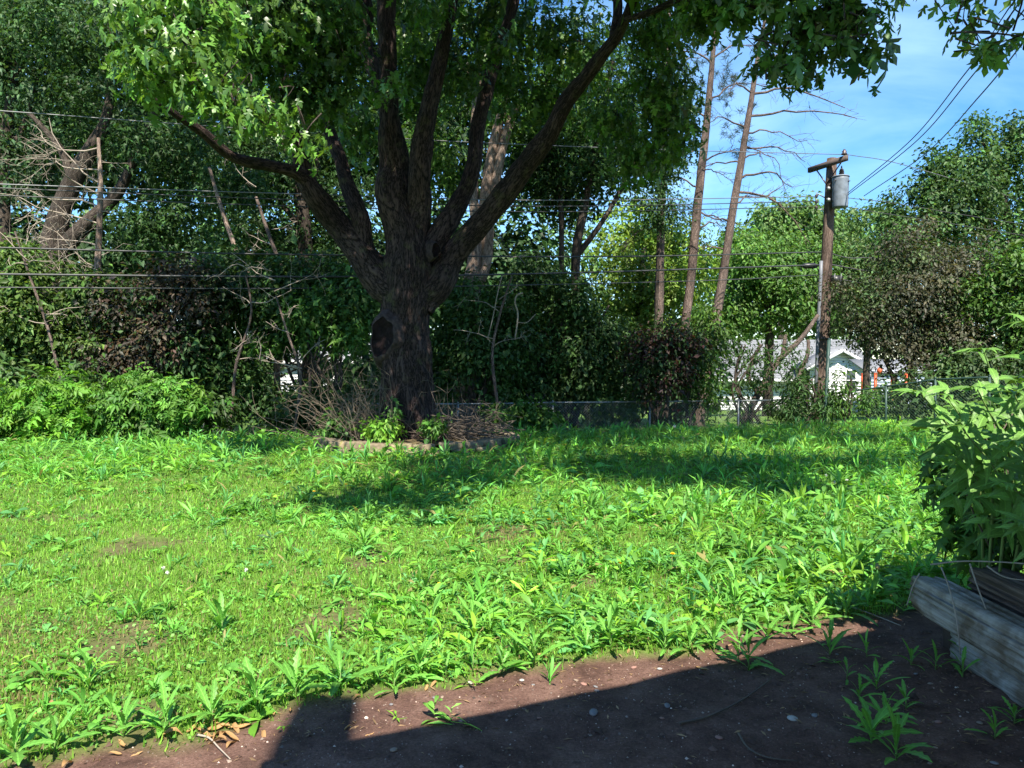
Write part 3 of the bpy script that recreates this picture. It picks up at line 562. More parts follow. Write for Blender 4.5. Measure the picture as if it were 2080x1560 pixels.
limb([(832, 500, 34), (846, 430, 28), (852, 350, 26, 13.8), (862, 250, 23, 13.6), (885, 145, 19, 13.4), (900, 90, 16, 13.2), (916, 30, 12, 13), (935, -90, 9, 12.7)], 'limb', 13, 32)
limb([(845, 585, 40), (862, 538, 33), (892, 480, 27), (940, 400, 21, 14.4), (965, 300, 20, 14.5), (985, 205, 17, 14.6), (1006, 120, 14, 14.7), (1040, 20, 13, 14.8), (1062, -90, 10, 14.8)], 'limb', 15, 32)
limb([(852, 625, 36), (880, 575, 38), (930, 512, 31), (1000, 432, 27, 13.8), (1060, 342, 25, 13.3), (1112, 270, 21, 12.8), (1160, 200, 18, 12.4), (1220, 120, 16, 11.9), (1262, 50, 14, 11.5), (1300, -30, 12, 11), (1360, -140, 11, 10)], 'limb', 17, 36)
limb([(1245, 80, 11, 11.7), (1252, 10, 11, 11.9), (1240, -110, 9, 12)], 'limb', 19, 20)
limb([(1340, -110, 11, 10.2), (1440, -90, 10, 9), (1560, -50, 9, 8), (1680, -40, 7, 7.2), (1800, -40, 5, 6.6), (1960, -60, 4, 6.1), (2080, -60, 3, 5.9)], 'limb', 21, 16)
limb([(1270, 40, 8, 11.4), (1320, 25, 8, 10.9), (1400, -10, 7, 10), (1500, -30, 6, 9)], 'limb', 22, 14)
# branch collar scar on the trunk, and the small knot higher up
def knot(px, py, D, rx, ry, yaw, tilt, label):
    c = P(px, py, D); k = PXM(D); a, b_ = rx / k, ry / k; M = np.array(Matrix.Rotation(yaw, 3, 'Z') @ Matrix.Rotation(tilt, 3, 'Y')); th = np.linspace(0, 2 * np.pi, 40, endpoint=False)
    rings = [(1.55, .30), (1.22, .07), (1.04, -.02), (.9, -.035), (.8, .0), (.45, .03), (.05, .04)]; V = []
    for s, y in rings:
        w = 1 + .07 * np.sin(3 * th + 1) + .05 * np.sin(7 * th + 2); V.append(np.stack([a * s * w * np.cos(th), y + .012 * s * np.sin(5 * th + s * 4) + .008 * s * np.sin(11 * th), b_ * s * w * np.sin(th)], 1))
    V = np.concatenate(V) @ M.T + c; n = 40; Qs = []
    for i in range(len(rings) - 1):
        j = np.arange(n); Qs.append(np.stack([i * n + j, i * n + (j + 1) % n, (i + 1) * n + (j + 1) % n, (i + 1) * n + j], 1))
    uvk = np.stack([np.tile(th, len(rings)), V[:, 2]], 1); m_ = MB(); m_.add(V[:4 * n], np.concatenate(Qs[:3]), uvk[:4 * n]); o = m_.obj('branch_collar', COLLAR, maple, True); o['label'] = label
    m_ = MB(); m_.add(V[3 * n:], np.concatenate(Qs[3:]) - 3 * n, uvk[3 * n:]); ob('cut_face', m_.mesh('cut_face', SCAR, True, np.array(maple.location)), o)
knot(778, 684, MD - .42, 29, 44, -.42, .2, 'big dark sawn-off branch scar on the left of the trunk')
knot(884, 508, MD - .38, 10, 16, .5, .1, 'small round knot where a branch was cut')
def WB(x, y, z, rx, ry, rz_): k = F / y; return (1040 + x * k, 740 - (z - CAM_H) * k, y, rx * k, rz_ * k, ry)
MG = (0.075, 0.165, 0.028)
vis = dict(m=9, spread=.15, proto='maple', mat_=LEAFG, droop=1.5, up=.35)
foliage('crown', [(300, 40, 9.6, 55, 40, .5), (290, 110, 9.6, 60, 32, .4), (380, 110, 9.4, 60, 50, .5), (320, 165, 9.5, 55, 35, .4), (430, 175, 9.3, 55, 40, .4), (480, 215, 9.3, 35, 30, .3), (410, 40, 9.8, 60, 45, .6), (560, 240, 9.5, 65, 40, .4), (545, 205, 9.6, 35, 25, .3), (600, 275, 9.6, 35, 30, .3)], 235, size=.142, base=(0.105, 0.225, 0.035), parent=maple, seed=31, thin=.42, nsc=.35, twigs=120, **vis)  # sunlit bough: its light is partly painted in by a brighter leaf colour
foliage('crown', [(620, 60, 12, 110, 100, 1.0), (520, 20, 11.5, 110, 90, 1.0), (660, 190, 12.6, 70, 80, .6), (610, 200, 12.4, 70, 60, .5), (780, 185, 12.6, 60, 24, .3), (690, 60, 12.6, 45, 90, .6), (480, 110, 12, 60, 70, .7)], 430, size=.15, base=MG, parent=maple, seed=37, thin=.36, nsc=.6, twigs=80, **vis)
foliage('crown', [(850, 40, 15.8, 100, 80, .9), (930, 110, 16.2, 70, 80, .8), (1010, 30, 16.2, 80, 70, .9), (1130, 90, 15.8, 130, 100, .9), (1100, 190, 15.8, 100, 60, .7), (840, 180, 16.2, 60, 80, .8), (720, 260, 16.2, 60, 70, .8), (1000, 160, 16.5, 60, 60, .6)], 620, size=.16, base=MG, parent=maple, seed=38, thin=.38, nsc=.7, twigs=80, **vis)
foliage('crown', [(1340, 60, 12.6, 75, 100, .8), (1345, 190, 12.8, 70, 80, .7), (1370, 270, 12.9, 45, 50, .5), (1290, 320, 13.4, 55, 55, .6), (1240, 250, 13.6, 50, 60, .6), (1420, 10, 11, 60, 45, .6), (880, 20, 12.6, 45, 30, .3), (1010, 95, 13.6, 40, 30, .3), (940, 150, 13.8, 30, 30, .3)], 540, size=.125, base=MG, parent=maple, seed=41, thin=.36, nsc=.55, twigs=70, **vis)
foliage('crown', [(1450, 10, 7.6, 60, 25, .4), (1530, 15, 7.3, 60, 30, .4), (1630, 45, 7.0, 55, 50, .35), (1590, 105, 7.1, 26, 40, .2), (1710, 25, 6.8, 75, 38, .3), (1755, 85, 6.7, 32, 40, .2), (1620, 130, 7, 16, 40, .15), (1690, 75, 6.9, 40, 35, .2)], 145, size=.125, base=MG, parent=maple, seed=43, thin=.33, nsc=.3, twigs=100, **{**vis, 'm': 8, 'spread': .105})
foliage('crown', [(1965, 50, 6.1, 30, 22, .12), (2015, 95, 6.0, 26, 18, .1), (1930, 2, 6.1, 24, 8, .1), (2075, 55, 5.9, 20, 28, .1), (2060, 0, 5.9, 40, 10, .14), (1985, 20, 6.0, 14, 14, .1)], 17, size=.12, base=MG, parent=maple, seed=47, thin=.2, nsc=.3, twigs=17, **{**vis, 'm': 6, 'spread': .06})
# the upper crown, above what the photograph shows; its clumps are placed to shade the trunk, the lower boughs and part of the lawn
def upper(blobs, n, size, seed, thin, nsc=.9): foliage('crown', [WB(*q) for q in blobs], n, m=13, spread=.25, proto='star5', size=size, base=MG, parent=maple, seed=seed, thin=thin, nsc=nsc, mat_=LEAFG)
upper([(-.9, 4.6, 5.0, .95, .85, .25), (-.1, 5.9, 5.2, .7, .7, .25)], 140, .2, 51, .2, .5)
upper([(4.8, 6.2, 6.3, 2.6, 1.2, .4), (2.2, 7.2, 6.0, 2.0, 1.3, .4), (7.6, 6.8, 6.4, 2.2, 1.6, .4), (.4, 8.2, 6.6, 1.4, 1.0, .4), (3.2, 9.4, 7.1, 3.0, 1.5, .4), (7, 9.8, 7.3, 3, 1.8, .5), (-.3, 6.9, 5.9, 1.1, .9, .3), (5.2, 11.2, 8.2, 4, 1.6, .5)], 980, .22, 53, .40, .9)
upper([(2.5, 5.3, 6.6, 1.9, 1.1, .4), (4.0, 4.4, 6.1, .8, .7, .3), (2.2, 10, 9.2, 2.4, 1.9, .8), (2.9, 5.4, 7.2, 1.6, 1.0, .5)], 560, .22, 54, .2)
upper([(-1.2, 8.9, 8.4, 1.7, 1.5, 1.5), (-1.5, 10.4, 10, 2.2, 2, 1.6)], 330, .22, 55, .3)
upper([(-.3, 10.2, 9.6, 3.3, 2.4, 1.9), (-1.6, 12.5, 11.5, 4.2, 3, 2.6), (3.2, 12, 10.8, 3.6, 3, 2.4), (1, 15, 14, 5, 4, 3), (6, 12, 10, 3, 3, 2), (-6.0, 12, 10.6, 3.4, 2.3, 1.9), (-6, 15, 14, 4, 3, 2.5)], 1900, .27, 57, .4, 1.2)
#@@TREES
# ------------------------------------------------------------------ trees beyond the fence
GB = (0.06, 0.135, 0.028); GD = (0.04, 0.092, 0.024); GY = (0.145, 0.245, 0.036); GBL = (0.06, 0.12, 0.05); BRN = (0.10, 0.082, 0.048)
def F_(blobs, ncl, size=.11, base=GB, m=9, spread=.19, proto='oval', seed=None, thin=.42, nsc=.9, **k): return dict(blobs=blobs, ncl=ncl, m=m, spread=spread, proto=proto, size=size * 1.3, base=base, seed=seed or random.randint(1, 9999), thin=thin, nsc=nsc, **{'sat': 1, **k})
tree('broadleaf_tree', 'leafy tree at the far left edge with dark upright trunk', [[(5, 640, 17), (10, 520, 15), (6, 400, 13), (10, 290, 12), (28, 150, 9), (22, 40, 7), (30, -120, 5)], [(-80, 145, 7), (0, 141, 6), (95, 146, 4)], [(8, 330, 6), (50, 250, 5), (80, 150, 3)]], 22,
     [F_([(30, 60, 22, 150, 120, 2.5), (120, 180, 22, 110, 110, 2), (-60, 250, 22, 100, 160, 2), (60, 340, 22, 90, 80, 1.5), (170, 60, 21, 120, 90, 2)], 1500, .12, GBL, thin=.5)])
tree('broadleaf_tree', 'dark tree with twin leaning trunks at the left behind the dead stem', [[(92, 640, 30), (100, 560, 27), (112, 470, 23), (142, 380, 18), (186, 300, 14), (216, 240, 10), (230, 130, 6)], [(105, 530, 20), (170, 460, 16), (240, 390, 11), (282, 300, 8), (330, 200, 5)], [(150, 380, 9), (120, 300, 7), (60, 230, 4)]], 20,
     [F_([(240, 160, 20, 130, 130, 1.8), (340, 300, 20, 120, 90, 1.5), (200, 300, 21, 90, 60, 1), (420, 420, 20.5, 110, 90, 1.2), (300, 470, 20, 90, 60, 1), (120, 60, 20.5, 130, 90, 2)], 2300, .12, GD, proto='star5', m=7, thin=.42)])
ds = tree('dead_tree', 'slender pale dead tree with bare tangled twigs at the left', [[(188, 690, 8), (196, 580, 7), (201, 480, 6), (204, 380, 5), (200, 280, 3)]], 17, None, BARKP)
mb = MB()
for y in (300, 345, 372, 395, 420, 455, 500, 545): bare(mb, P(202, y, 17), (-1, RNG.uniform(-.4, .3), RNG.uniform(-.1, .45)), RNG.uniform(1.3, 2.4), .02, 3, .5, -.02, 3, 4, .55)
for x, y in ((170, 640), (150, 650), (120, 600), (60, 560), (200, 640)): bare(mb, P(x, y, 16.8), (RNG.uniform(-.6, .3), 0, 1), 1.6, .014, 2, .4, 0, 3)
for y in (330, 430, 520): bare(mb, P(202, y, 17), (1, 0, .2), .6, .01, 1)
mb.obj('twigs', TWIGP, ds, True)
tree('broadleaf_tree', 'dark-trunked forked tree behind the left limbs of the maple', [[(632, 690, 17), (625, 620, 15), (621, 500, 15), (613, 420, 13), (592, 340, 8), (560, 240, 5)], [(615, 440, 9), (640, 350, 7), (655, 260, 4)], [(622, 470, 6), (560, 400, 5), (520, 330, 3)]], 24,
     [F_([(520, 470, 24, 110, 100, 1.6), (560, 330, 24, 120, 90, 1.6), (690, 420, 24.5, 110, 120, 1.4), (480, 360, 24, 110, 90, 1.5), (640, 240, 24, 130, 80, 1.6), (700, 560, 24, 70, 60, 1)], 2300, .13, GD, proto='star5', m=7, thin=.46)])
ln_ = tree('fallen_sapling', 'pale slanting dead pole leaning among dark leaves left of the maple', [[(562, 668, 6), (525, 590, 6), (490, 530, 5), (455, 440, 4), (425, 340, 3)]], 19, None, BARKP)
mb = MB(); bare(mb, P(555, 655, 19), (-1, 0, .55), .7, .03, 2, .3); bare(mb, P(555, 655, 19), (-.9, .2, -.1), .9, .02, 2, .4); bare(mb, P(490, 530, 19), (.5, 0, 1), .7, .012, 2); mb.obj('twigs', TWIGP, ln_, True)
for lb, D_, tr_, nb_ in (('thin bare sapling with many twigs just left of the maple trunk', 16.4, [(600, 860, 4), (610, 760, 4), (585, 680, 3), (560, 600, 2)], 7), ('leafless dead sapling between the brown shrub and the maple', 16.6, [(470, 850, 4), (480, 740, 4), (510, 640, 3), (500, 560, 2)], 7), ('pale dead branches fanning out at the far left below the wires', 16.0, [(120, 760, 4), (95, 660, 4), (60, 560, 3), (30, 470, 2)], 8), ('slanting grey dead trunk crossing behind the left limbs of the maple', 18.6, [(640, 720, 6), (600, 610, 6), (555, 500, 5), (520, 400, 4)], 5), ('thin twiggy dead sapling right of the maple in the dark shrubs', 18.4, [(1010, 820, 4), (1000, 720, 4), (1015, 640, 3), (1040, 560, 2)], 6)):
    t_ = tree('dead_sapling', lb, [[(a, b_, r_ * .75) for a, b_, r_ in tr_]], D_, None, BARKPINE); mb = MB()
    for i_ in range(nb_): q_ = tr_[1 + i_ % 3]; bare(mb, P(q_[0] + random.uniform(-4, 4), q_[1] - random.uniform(0, 40), D_), (random.choice((-1, 1)), random.uniform(-.6, .1), random.uniform(.1, .9)), random.uniform(.5, 1.2), .013, 2, .45, 0, 3)
    mb.obj('twigs', TWIGP, t_, True)['kind'] = 'stuff'
tree('forked_tree', 'pale forked tree with two broken tops behind the right limbs of the maple', [[(945, 720, 23.4), (952, 640, 20.3), (960, 570, 18.7), (968, 480, 12.5), (962, 400, 10.1), (962, 300, 9.4), (970, 180, 7.8), (985, 60, 6.2), (1000, -60, 4.7)], [(958, 600, 14.0), (985, 540, 11.7), (992, 470, 10.9), (985, 410, 11.7), (1000, 310, 10.9), (1016, 240, 9.4), (1031, 196, 6.2)], [(990, 460, 9.4), (1008, 360, 10.1), (1020, 300, 10.1), (1036, 250, 9.4), (1048, 214, 7.8)]], 21,
     [F_([(1100, 80, 21.5, 150, 90, 1.6), (1060, 230, 21.5, 100, 80, 1.2), (920, 130, 22, 90, 110, 1.4), (1160, 200, 21.5, 120, 90, 1.4), (880, 330, 22, 60, 90, 1.2)], 1500, .12, (0.09, 0.19, 0.03), proto='star5', m=7, thin=.44)], BARKP)
tree('broadleaf_tree', 'dense shady tree right of the maple with thin dark stems', [[(1160, 690, 11), (1168, 600, 10), (1172, 500, 9), (1195, 380, 8), (1218, 260, 7), (1245, 120, 5)], [(1135, 690, 7), (1140, 560, 6), (1138, 400, 5), (1120, 280, 4)], [(1172, 520, 6), (1230, 440, 5), (1290, 330, 4)]], 22,
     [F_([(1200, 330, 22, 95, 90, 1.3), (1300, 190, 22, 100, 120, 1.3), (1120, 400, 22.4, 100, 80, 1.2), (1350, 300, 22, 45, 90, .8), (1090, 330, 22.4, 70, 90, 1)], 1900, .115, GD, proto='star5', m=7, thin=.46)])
def pine(label, tr, D, branches, tufts, seed=1):
    t = tree('pine_tree', label, [[(a, b_, r_ * .8) for a, b_, r_ in tr]], D, None, BARKPINE)
    for (x0, y0, x1, y1, x2, y2, r) in branches:
        mb = MB(); dd = D + random.uniform(-.6, .6); p = spline([P(x0, y0, D), P(x1, y1, (D + dd) / 2), P(x2, y2, dd)], 9); mb.tube(p + np.concatenate([[[0, 0, 0]], RNG.normal(0, .035, (8, 3))]), np.linspace(r * .7, r * .18, 9) / PXM(D), 5, cap=False)
        for k in (3, 4, 5, 6, 7, 8):
            for s in (1, -1):
                if random.random() < .6: bare(mb, p[k], norm(p[min(k + 1, 8)] - p[k - 1]) + np.array([0, random.uniform(-.6, .6), s * random.uniform(.3, .9)]), random.uniform(.3, .8), .008, 1, .35, 0, 3)
        mb.obj('branch', BARKPINE, t, True)
    if tufts:
        V, Fc, C, n0 = [], [], [], 0; n_t = 0; pos = []; dr = []
        for (px, py, rx, ry, n) in tufts:
            for _ in range(n):
                c = P(px + random.gauss(0, rx), py + random.gauss(0, ry), D + random.uniform(-1, 1)); k = 46; d = norm(RNG.normal(size=(k, 3)) + np.array([0, 0, .3])); pos.append(np.repeat(c[None], k, 0) + RNG.normal(0, .05, (k, 3))); dr.append(d)
        pos = np.concatenate(pos); dr = np.concatenate(dr); n = len(pos); V, Fc, C = scatter((np.array([(0, -.035, 0), (0, .035, 0), (1, 0, 0)]), np.array([[0, 1, 2]])), pos, frames(RNG.normal(size=(n, 3)), dr), RNG.uniform(.16, .26, n), leafcols((0.045, 0.07, 0.035), n, .25))
        ob('needles', mesh_np('needles', V - np.array(t.location), Fc, LEAF, C), t)
    return t
pine('left of the three tall pines, its dark trunk hung with vines', [(1334, 760, 12), (1340, 560, 11), (1343, 420, 10), (1347, 300, 9), (1352, 160, 8), (1358, 40, 6), (1362, -80, 5)], 26,
     [(1347, 260, 1390, 230, 1430, 200, 3), (1345, 420, 1385, 415, 1420, 440, 3), (1350, 160, 1400, 120, 1440, 110, 3), (1343, 460, 1300, 470, 1270, 500, 3)], [(1380, 200, 25, 30, 10), (1390, 120, 30, 30, 10)])
pine('middle of the three tall pines, reddish trunk with short dead stubs', [(1380, 800, 13), (1390, 680, 12), (1404, 560, 11), (1416, 430, 11), (1430, 300, 10), (1440, 200, 8), (1450, 90, 6), (1455, 10, 4), (1460, -60, 3)], 26,
     [(1432, 290, 1380, 320, 1345, 350, 3), (1440, 200, 1500, 170, 1560, 175, 3), (1437, 240, 1390, 210, 1350, 225, 3), (1425, 330, 1470, 310, 1520, 300, 3), (1415, 430, 1450, 440, 1490, 455, 3), (1420, 380, 1370, 360, 1330, 365, 3), (1446, 130, 1400, 100, 1370, 110, 3), (1447, 120, 1490, 90, 1530, 95, 3), (1428, 345, 1460, 350, 1490, 370, 2), (1410, 470, 1450, 450, 1460, 455, 3)],
     [(1410, 150, 25, 25, 12), (1470, 150, 25, 25, 12), (1400, 225, 25, 20, 10), (1480, 185, 20, 20, 8), (1400, 290, 20, 15, 5), (1490, 270, 15, 15, 5)])
pine('right of the three pines, leaning pale trunk with long bare branches', [(1420, 850, 14), (1432, 780, 13), (1444, 720, 13), (1456, 640, 12), (1472, 540, 11), (1488, 430, 10), (1505, 330, 9), (1525, 210, 7), (1540, 110, 5), (1556, 30, 4), (1568, -50, 3)], 25,
     [(1532, 190, 1610, 180, 1720, 220, 4), (1525, 235, 1620, 225, 1745, 238, 4), (1518, 270, 1570, 265, 1640, 290, 3), (1512, 300, 1580, 300, 1640, 330, 3), (1500, 365, 1560, 350, 1610, 380, 4), (1495, 400, 1560, 395, 1590, 375, 3), (1500, 390, 1580, 410, 1650, 500, 4), (1505, 330, 1460, 330, 1420, 345, 3), (1518, 260, 1470, 240, 1430, 250, 3), (1530, 190, 1500, 170, 1480, 180, 3), (1508, 322, 1540, 310, 1545, 316, 3), (1490, 420, 1515, 400, 1525, 395, 3), (1485, 450, 1440, 440, 1410, 430, 3), (1540, 130, 1580, 110, 1600, 90, 3), (1478, 510, 1440, 500, 1410, 505, 3), (1510, 295, 1570, 320, 1600, 400, 2)],
     [(1500, 210, 20, 15, 5), (1500, 300, 15, 15, 4), (1560, 130, 20, 15, 5), (1520, 270, 10, 10, 3)])
# vine over the left pine
foliage('crown', [(1340, 330, 25.4, 45, 60, .5), (1345, 440, 25.4, 40, 40, .5), (1325, 400, 25.3, 40, 60, .5), (1370, 420, 25.4, 30, 30, .4)], 260, m=9, spread=.22, proto='star5', size=.14, base=GD, parent=tree('climbing_vine', 'dark ivy-like vine cloaking the left pine trunk', [[(1328, 760, 3), (1336, 560, 3), (1340, 420, 3), (1344, 310, 2)]], 25.6, None, BARKD, cat='vine'), seed=71)
# middle distance
tree('broadleaf_tree', 'yellow-green leafy tree behind the lower pine trunks', [[(1290, 760, 9), (1300, 620, 8), (1310, 500, 5)], [(1302, 600, 5), (1360, 530, 4)]], 29, [F_([(1270, 560, 29, 90, 90, 2), (1350, 600, 29, 100, 90, 2), (1300, 660, 29, 110, 60, 2), (1280, 470, 30, 80, 70, 1.6), (1400, 540, 30, 70, 80, 1.6), (1350, 480, 30, 70, 60, 1.5)], 2100, .13, GY, thin=.42)])
tree('broadleaf_tree', 'sunlit green tree between the right pine and the utility pole', [[(1560, 760, 9), (1565, 640, 8), (1570, 540, 6)], [(1566, 620, 5), (1620, 540, 4)], [(1566, 640, 5), (1520, 560, 4)]], 38, [F_([(1540, 580, 38, 110, 90, 3), (1620, 600, 38, 80, 90, 2.5), (1500, 640, 38, 80, 60, 2), (1600, 520, 39, 90, 60, 2.5), (1500, 530, 39, 60, 60, 2)], 2200, .16, (0.085, 0.18, 0.035), spread=.3, thin=.43)])
tree('broadleaf_tree', 'distant feathery tree against the sky behind the pole', [[(1585, 700, 6), (1588, 560, 5), (1590, 460, 3)], [(1588, 540, 3), (1550, 450, 2)], [(1588, 540, 3), (1640, 440, 2)]], 62, [F_([(1560, 460, 62, 60, 50, 3), (1620, 450, 62, 60, 45, 3), (1590, 430, 62, 50, 30, 3), (1520, 490, 62, 40, 45, 3), (1670, 480, 62, 40, 45, 3), (1580, 520, 62, 110, 50, 4), (1720, 480, 63, 45, 55, 3)], 1500, .3, (0.095, 0.18, 0.05), spread=.45, thin=.47, nsc=1.6)])
tree('broadleaf_tree', 'pale green round tree just right of the pole below the transformer', [[(1760, 760, 7), (1765, 620, 6), (1770, 520, 4)]], 40, [F_([(1740, 540, 40, 70, 80, 2.5), (1800, 500, 40, 80, 80, 2.5), (1760, 620, 40, 90, 70, 2.5), (1752, 440, 40, 16, 36, .6), (1700, 600, 40, 50, 70, 2)], 1500, .17, (0.10, 0.175, 0.055), spread=.32, thin=.42)])
tree('broadleaf_tree', 'big green tree filling the upper right below the service wires', [[(2070, 800, 14), (2075, 640, 12), (2060, 500, 10), (2030, 380, 7), (2000, 290, 4)], [(2066, 540, 8), (2000, 440, 6), (1940, 360, 4)], [(2065, 500, 8), (2110, 400, 6)]], 27,
     [F_([(2000, 380, 27, 120, 90, 2.5), (1900, 430, 27, 100, 90, 2.3), (2090, 360, 27, 90, 110, 2.3), (1850, 490, 27, 80, 80, 2), (1990, 500, 27, 120, 70, 2.2), (1896, 300, 27, 22, 55, .6), (1985, 275, 27, 30, 40, .7), (2050, 260, 27, 40, 40, .8), (1930, 330, 27, 50, 50, 1), (1870, 370, 27, 40, 25, .8), (2120, 520, 27, 90, 90, 2)], 3300, .12, (0.07, 0.145, 0.042), thin=.45)])
tree('broadleaf_tree', 'green tree at the right edge beneath the big tree', [[(2060, 790, 9), (2050, 680, 8), (2062, 560, 6)], [(1990, 790, 6), (2010, 690, 5), (2020, 600, 4)]], 22, [F_([(2050, 560, 22, 80, 60, 1.5), (2070, 660, 22, 90, 80, 1.5), (1980, 600, 22.5, 60, 50, 1.2), (2120, 600, 22, 80, 100, 1.4)], 1300, .11, (0.075, 0.16, 0.03), thin=.42)])
# ------------------------------------------------------------------ shrubs
def shrub(label, D, stems, fol, group=None, name='shrub', bm=BARKD):
    return tree(name, label, stems, D, fol, bm, group, 6, 'shrub')
def stems(x, y0, y1, n, w, r=3): return [[(x + random.uniform(-w, w) * .4, y0, r), (x + random.uniform(-w, w) * .7, (y0 + y1) / 2, r * .8), (x + random.uniform(-w, w), y1, r * .5)] for _ in range(n)]
shrub('wide grey-brown leafy shrub right of the utility pole', 23, stems(1850, 810, 600, 6, 90, 4), [F_([(1800, 620, 23, 100, 80, 1.6), (1900, 600, 23, 100, 90, 1.6), (1860, 700, 23, 120, 70, 1.6), (1790, 680, 23, 50, 40, 1.1), (1940, 700, 23, 70, 80, 1.3), (1850, 520, 23.4, 90, 60, 1.3), (1960, 540, 23.4, 60, 70, 1.2)], 2100, .085, (0.08, 0.083, 0.05), spread=.2, thin=.44), F_([(1780, 640, 23.2, 90, 80, 1.2), (1930, 640, 23.2, 90, 100, 1.3), (1850, 560, 23.4, 90, 60, 1.2)], 1000, .09, (0.065, 0.105, 0.04), thin=.46)])
shrub('dark bushy shrub hiding the foot of the utility pole', 20.8, stems(1640, 860, 770, 4, 30), [F_([(1640, 795, 20.8, 45, 42, .5), (1650, 830, 20.8, 50, 28, .6), (1610, 835, 20.8, 35, 24, .5)], 330, .10, (0.05, 0.11, 0.03), spread=.14, proto='narrow')])
shrub('light green shrub right of the foot of the utility pole', 20.6, stems(1720, 850, 770, 3, 20), [F_([(1705, 795, 20.6, 18, 40, .3), (1725, 835, 20.6, 30, 14, .3), (1765, 815, 20.6, 20, 20, .3)], 95, .10, (0.085, 0.18, 0.035), spread=.14, proto='narrow')])
shrub('leafy shrub with loose gaps before the grey shingle roof', 21.6, stems(1530, 860, 700, 5, 60), [F_([(1480, 815, 21.6, 60, 45, .7), (1540, 770, 21.6, 45, 70, .7), (1590, 720, 21.6, 50, 40, .6), (1500, 700, 21.8, 40, 40, .5), (1560, 830, 21.6, 80, 35, .7), (1450, 830, 21.6, 50, 35, .6)], 210, .105, (0.055, 0.12, 0.03), spread=.16, proto='narrow', thin=.5, nsc=.6)])
lt = tree('leaning_tree', 'bare brown trunk leaning right in front of the grey shingle roof', [[(1510, 860, 8), (1540, 800, 7), (1580, 735, 6), (1625, 690, 5), (1662, 640, 4)], [(1590, 725, 5), (1594, 690, 4), (1597, 680, 3)], [(1540, 800, 5), (1520, 760, 4), (1545, 700, 3)], [(1610, 850, 5), (1622, 770, 4), (1640, 720, 4), (1642, 690, 3)]], 22.5, None, BARKPINE)
shrub('dark purple-leaved shrub left of the leaning pine', 20.2, stems(1340, 850, 720, 5, 40), [F_([(1330, 700, 20.2, 50, 55, .6), (1370, 690, 20.2, 45, 50, .6), (1330, 770, 20.2, 50, 50, .6), (1300, 720, 20.2, 30, 60, .5), (1380, 740, 20.2, 35, 50, .5)], 380, .085, (0.06, 0.034, 0.028), spread=.19, thin=.5, nsc=.5, hue=.3), F_([(1330, 740, 20.3, 70, 80, .6), (1390, 700, 20.3, 50, 60, .5)], 330, .09, (0.045, 0.09, 0.026), thin=.42)])
shrub('yellow-green shrub beneath the middle pine', 21, stems(1400, 850, 760, 3, 30), [F_([(1420, 740, 21, 40, 60, .5), (1440, 680, 21, 40, 40, .5), (1400, 820, 21, 60, 35, .5)], 300, .10, (0.08, 0.16, 0.03), spread=.15, thin=.45)])
shrub('tall dark shrub just right of the maple trunk', 20.4, stems(960, 860, 680, 5, 60, 4), [F_([(930, 700, 20.4, 60, 90, .9), (1000, 760, 20.4, 70, 90, .9), (960, 620, 20.6, 60, 60, .8), (1040, 680, 20.6, 60, 80, .8), (900, 790, 20.4, 40, 60, .6)], 1100, .10, (0.05, 0.105, 0.026), thin=.42)])
shrub('broad dark green shrub behind the wire fence in the centre', 21.2, stems(1150, 860, 620, 7, 90, 4), [F_([(1080, 570, 21.2, 70, 50, .9), (1160, 620, 21.2, 60, 50, .9), (1110, 680, 21.2, 90, 80, .9), (1200, 720, 21.2, 90, 90, .9), (1100, 790, 21.2, 90, 60, .8), (1240, 800, 21.2, 70, 60, .8), (1240, 690, 21.6, 50, 50, .8)], 2300, .095, (0.05, 0.105, 0.028), thin=.40)])
shrub('sprig of leafy saplings standing at the fence right of the brush pile', 19, stems(1090, 870, 800, 4, 25, 2), [F_([(1080, 830, 19, 30, 35, .3), (1110, 850, 19, 30, 20, .3), (1060, 850, 18.8, 25, 20, .3)], 130, .11, (0.075, 0.165, 0.03), spread=.12)])
vn_ = thing('bare_vine', 'pale crooked bare vine stem winding up through the central dark shrub', 'vine', P(1050, 800, 17.4)); mb = MB(); mb.tube(spline([P(1046, 690, 17.4), P(1052, 640, 17.4), P(1046, 615, 17.3), P(1050, 600, 17.3), P(1062, 595, 17.3)], 14), .02, 6); mb.tube(spline([P(990, 690, 17.4), P(1000, 650, 17.4), P(1012, 590, 17.4), P(1020, 560, 17.4)], 10), .012, 5); mb.tube(spline([P(1052, 655, 17.4), P(1070, 655, 17.4), P(1088, 638, 17.4)], 8), .01, 5); mb.obj('stem', TWIGP, vn_, True)
shrub('big shaded shrub left of the maple trunk under the limbs', 18.2, stems(640, 860, 640, 6, 80, 4), [F_([(560, 640, 18.2, 90, 80, 1), (660, 650, 18.2, 90, 70, 1), (480, 600, 18.5, 80, 90, 1), (720, 620, 18.2, 60, 80, .9), (640, 560, 18.6, 90, 50, .9), (450, 690, 18, 60, 50, .8)], 1900, .105, (0.055, 0.12, 0.028), thin=.44)])
shrub('low dark undergrowth shrub behind the dry stems left of the maple', 17.6, stems(600, 870, 790, 5, 100, 3), [F_([(480, 810, 17.6, 90, 55, .7), (600, 830, 17.6, 90, 40, .6), (700, 840, 17.8, 80, 40, .6), (440, 760, 17.8, 50, 50, .6)], 1000, .10, (0.045, 0.095, 0.026), thin=.40)])
shrub('green sapling with bright top leaning over the shaded shrub', 17.3, stems(640, 760, 640, 3, 40, 3), [F_([(640, 640, 17.3, 60, 30, .4), (590, 700, 17.3, 60, 25, .4), (700, 690, 17.3, 50, 30, .4)], 190, .14, (0.075, 0.17, 0.03), proto='star5', m=6, spread=.16)])
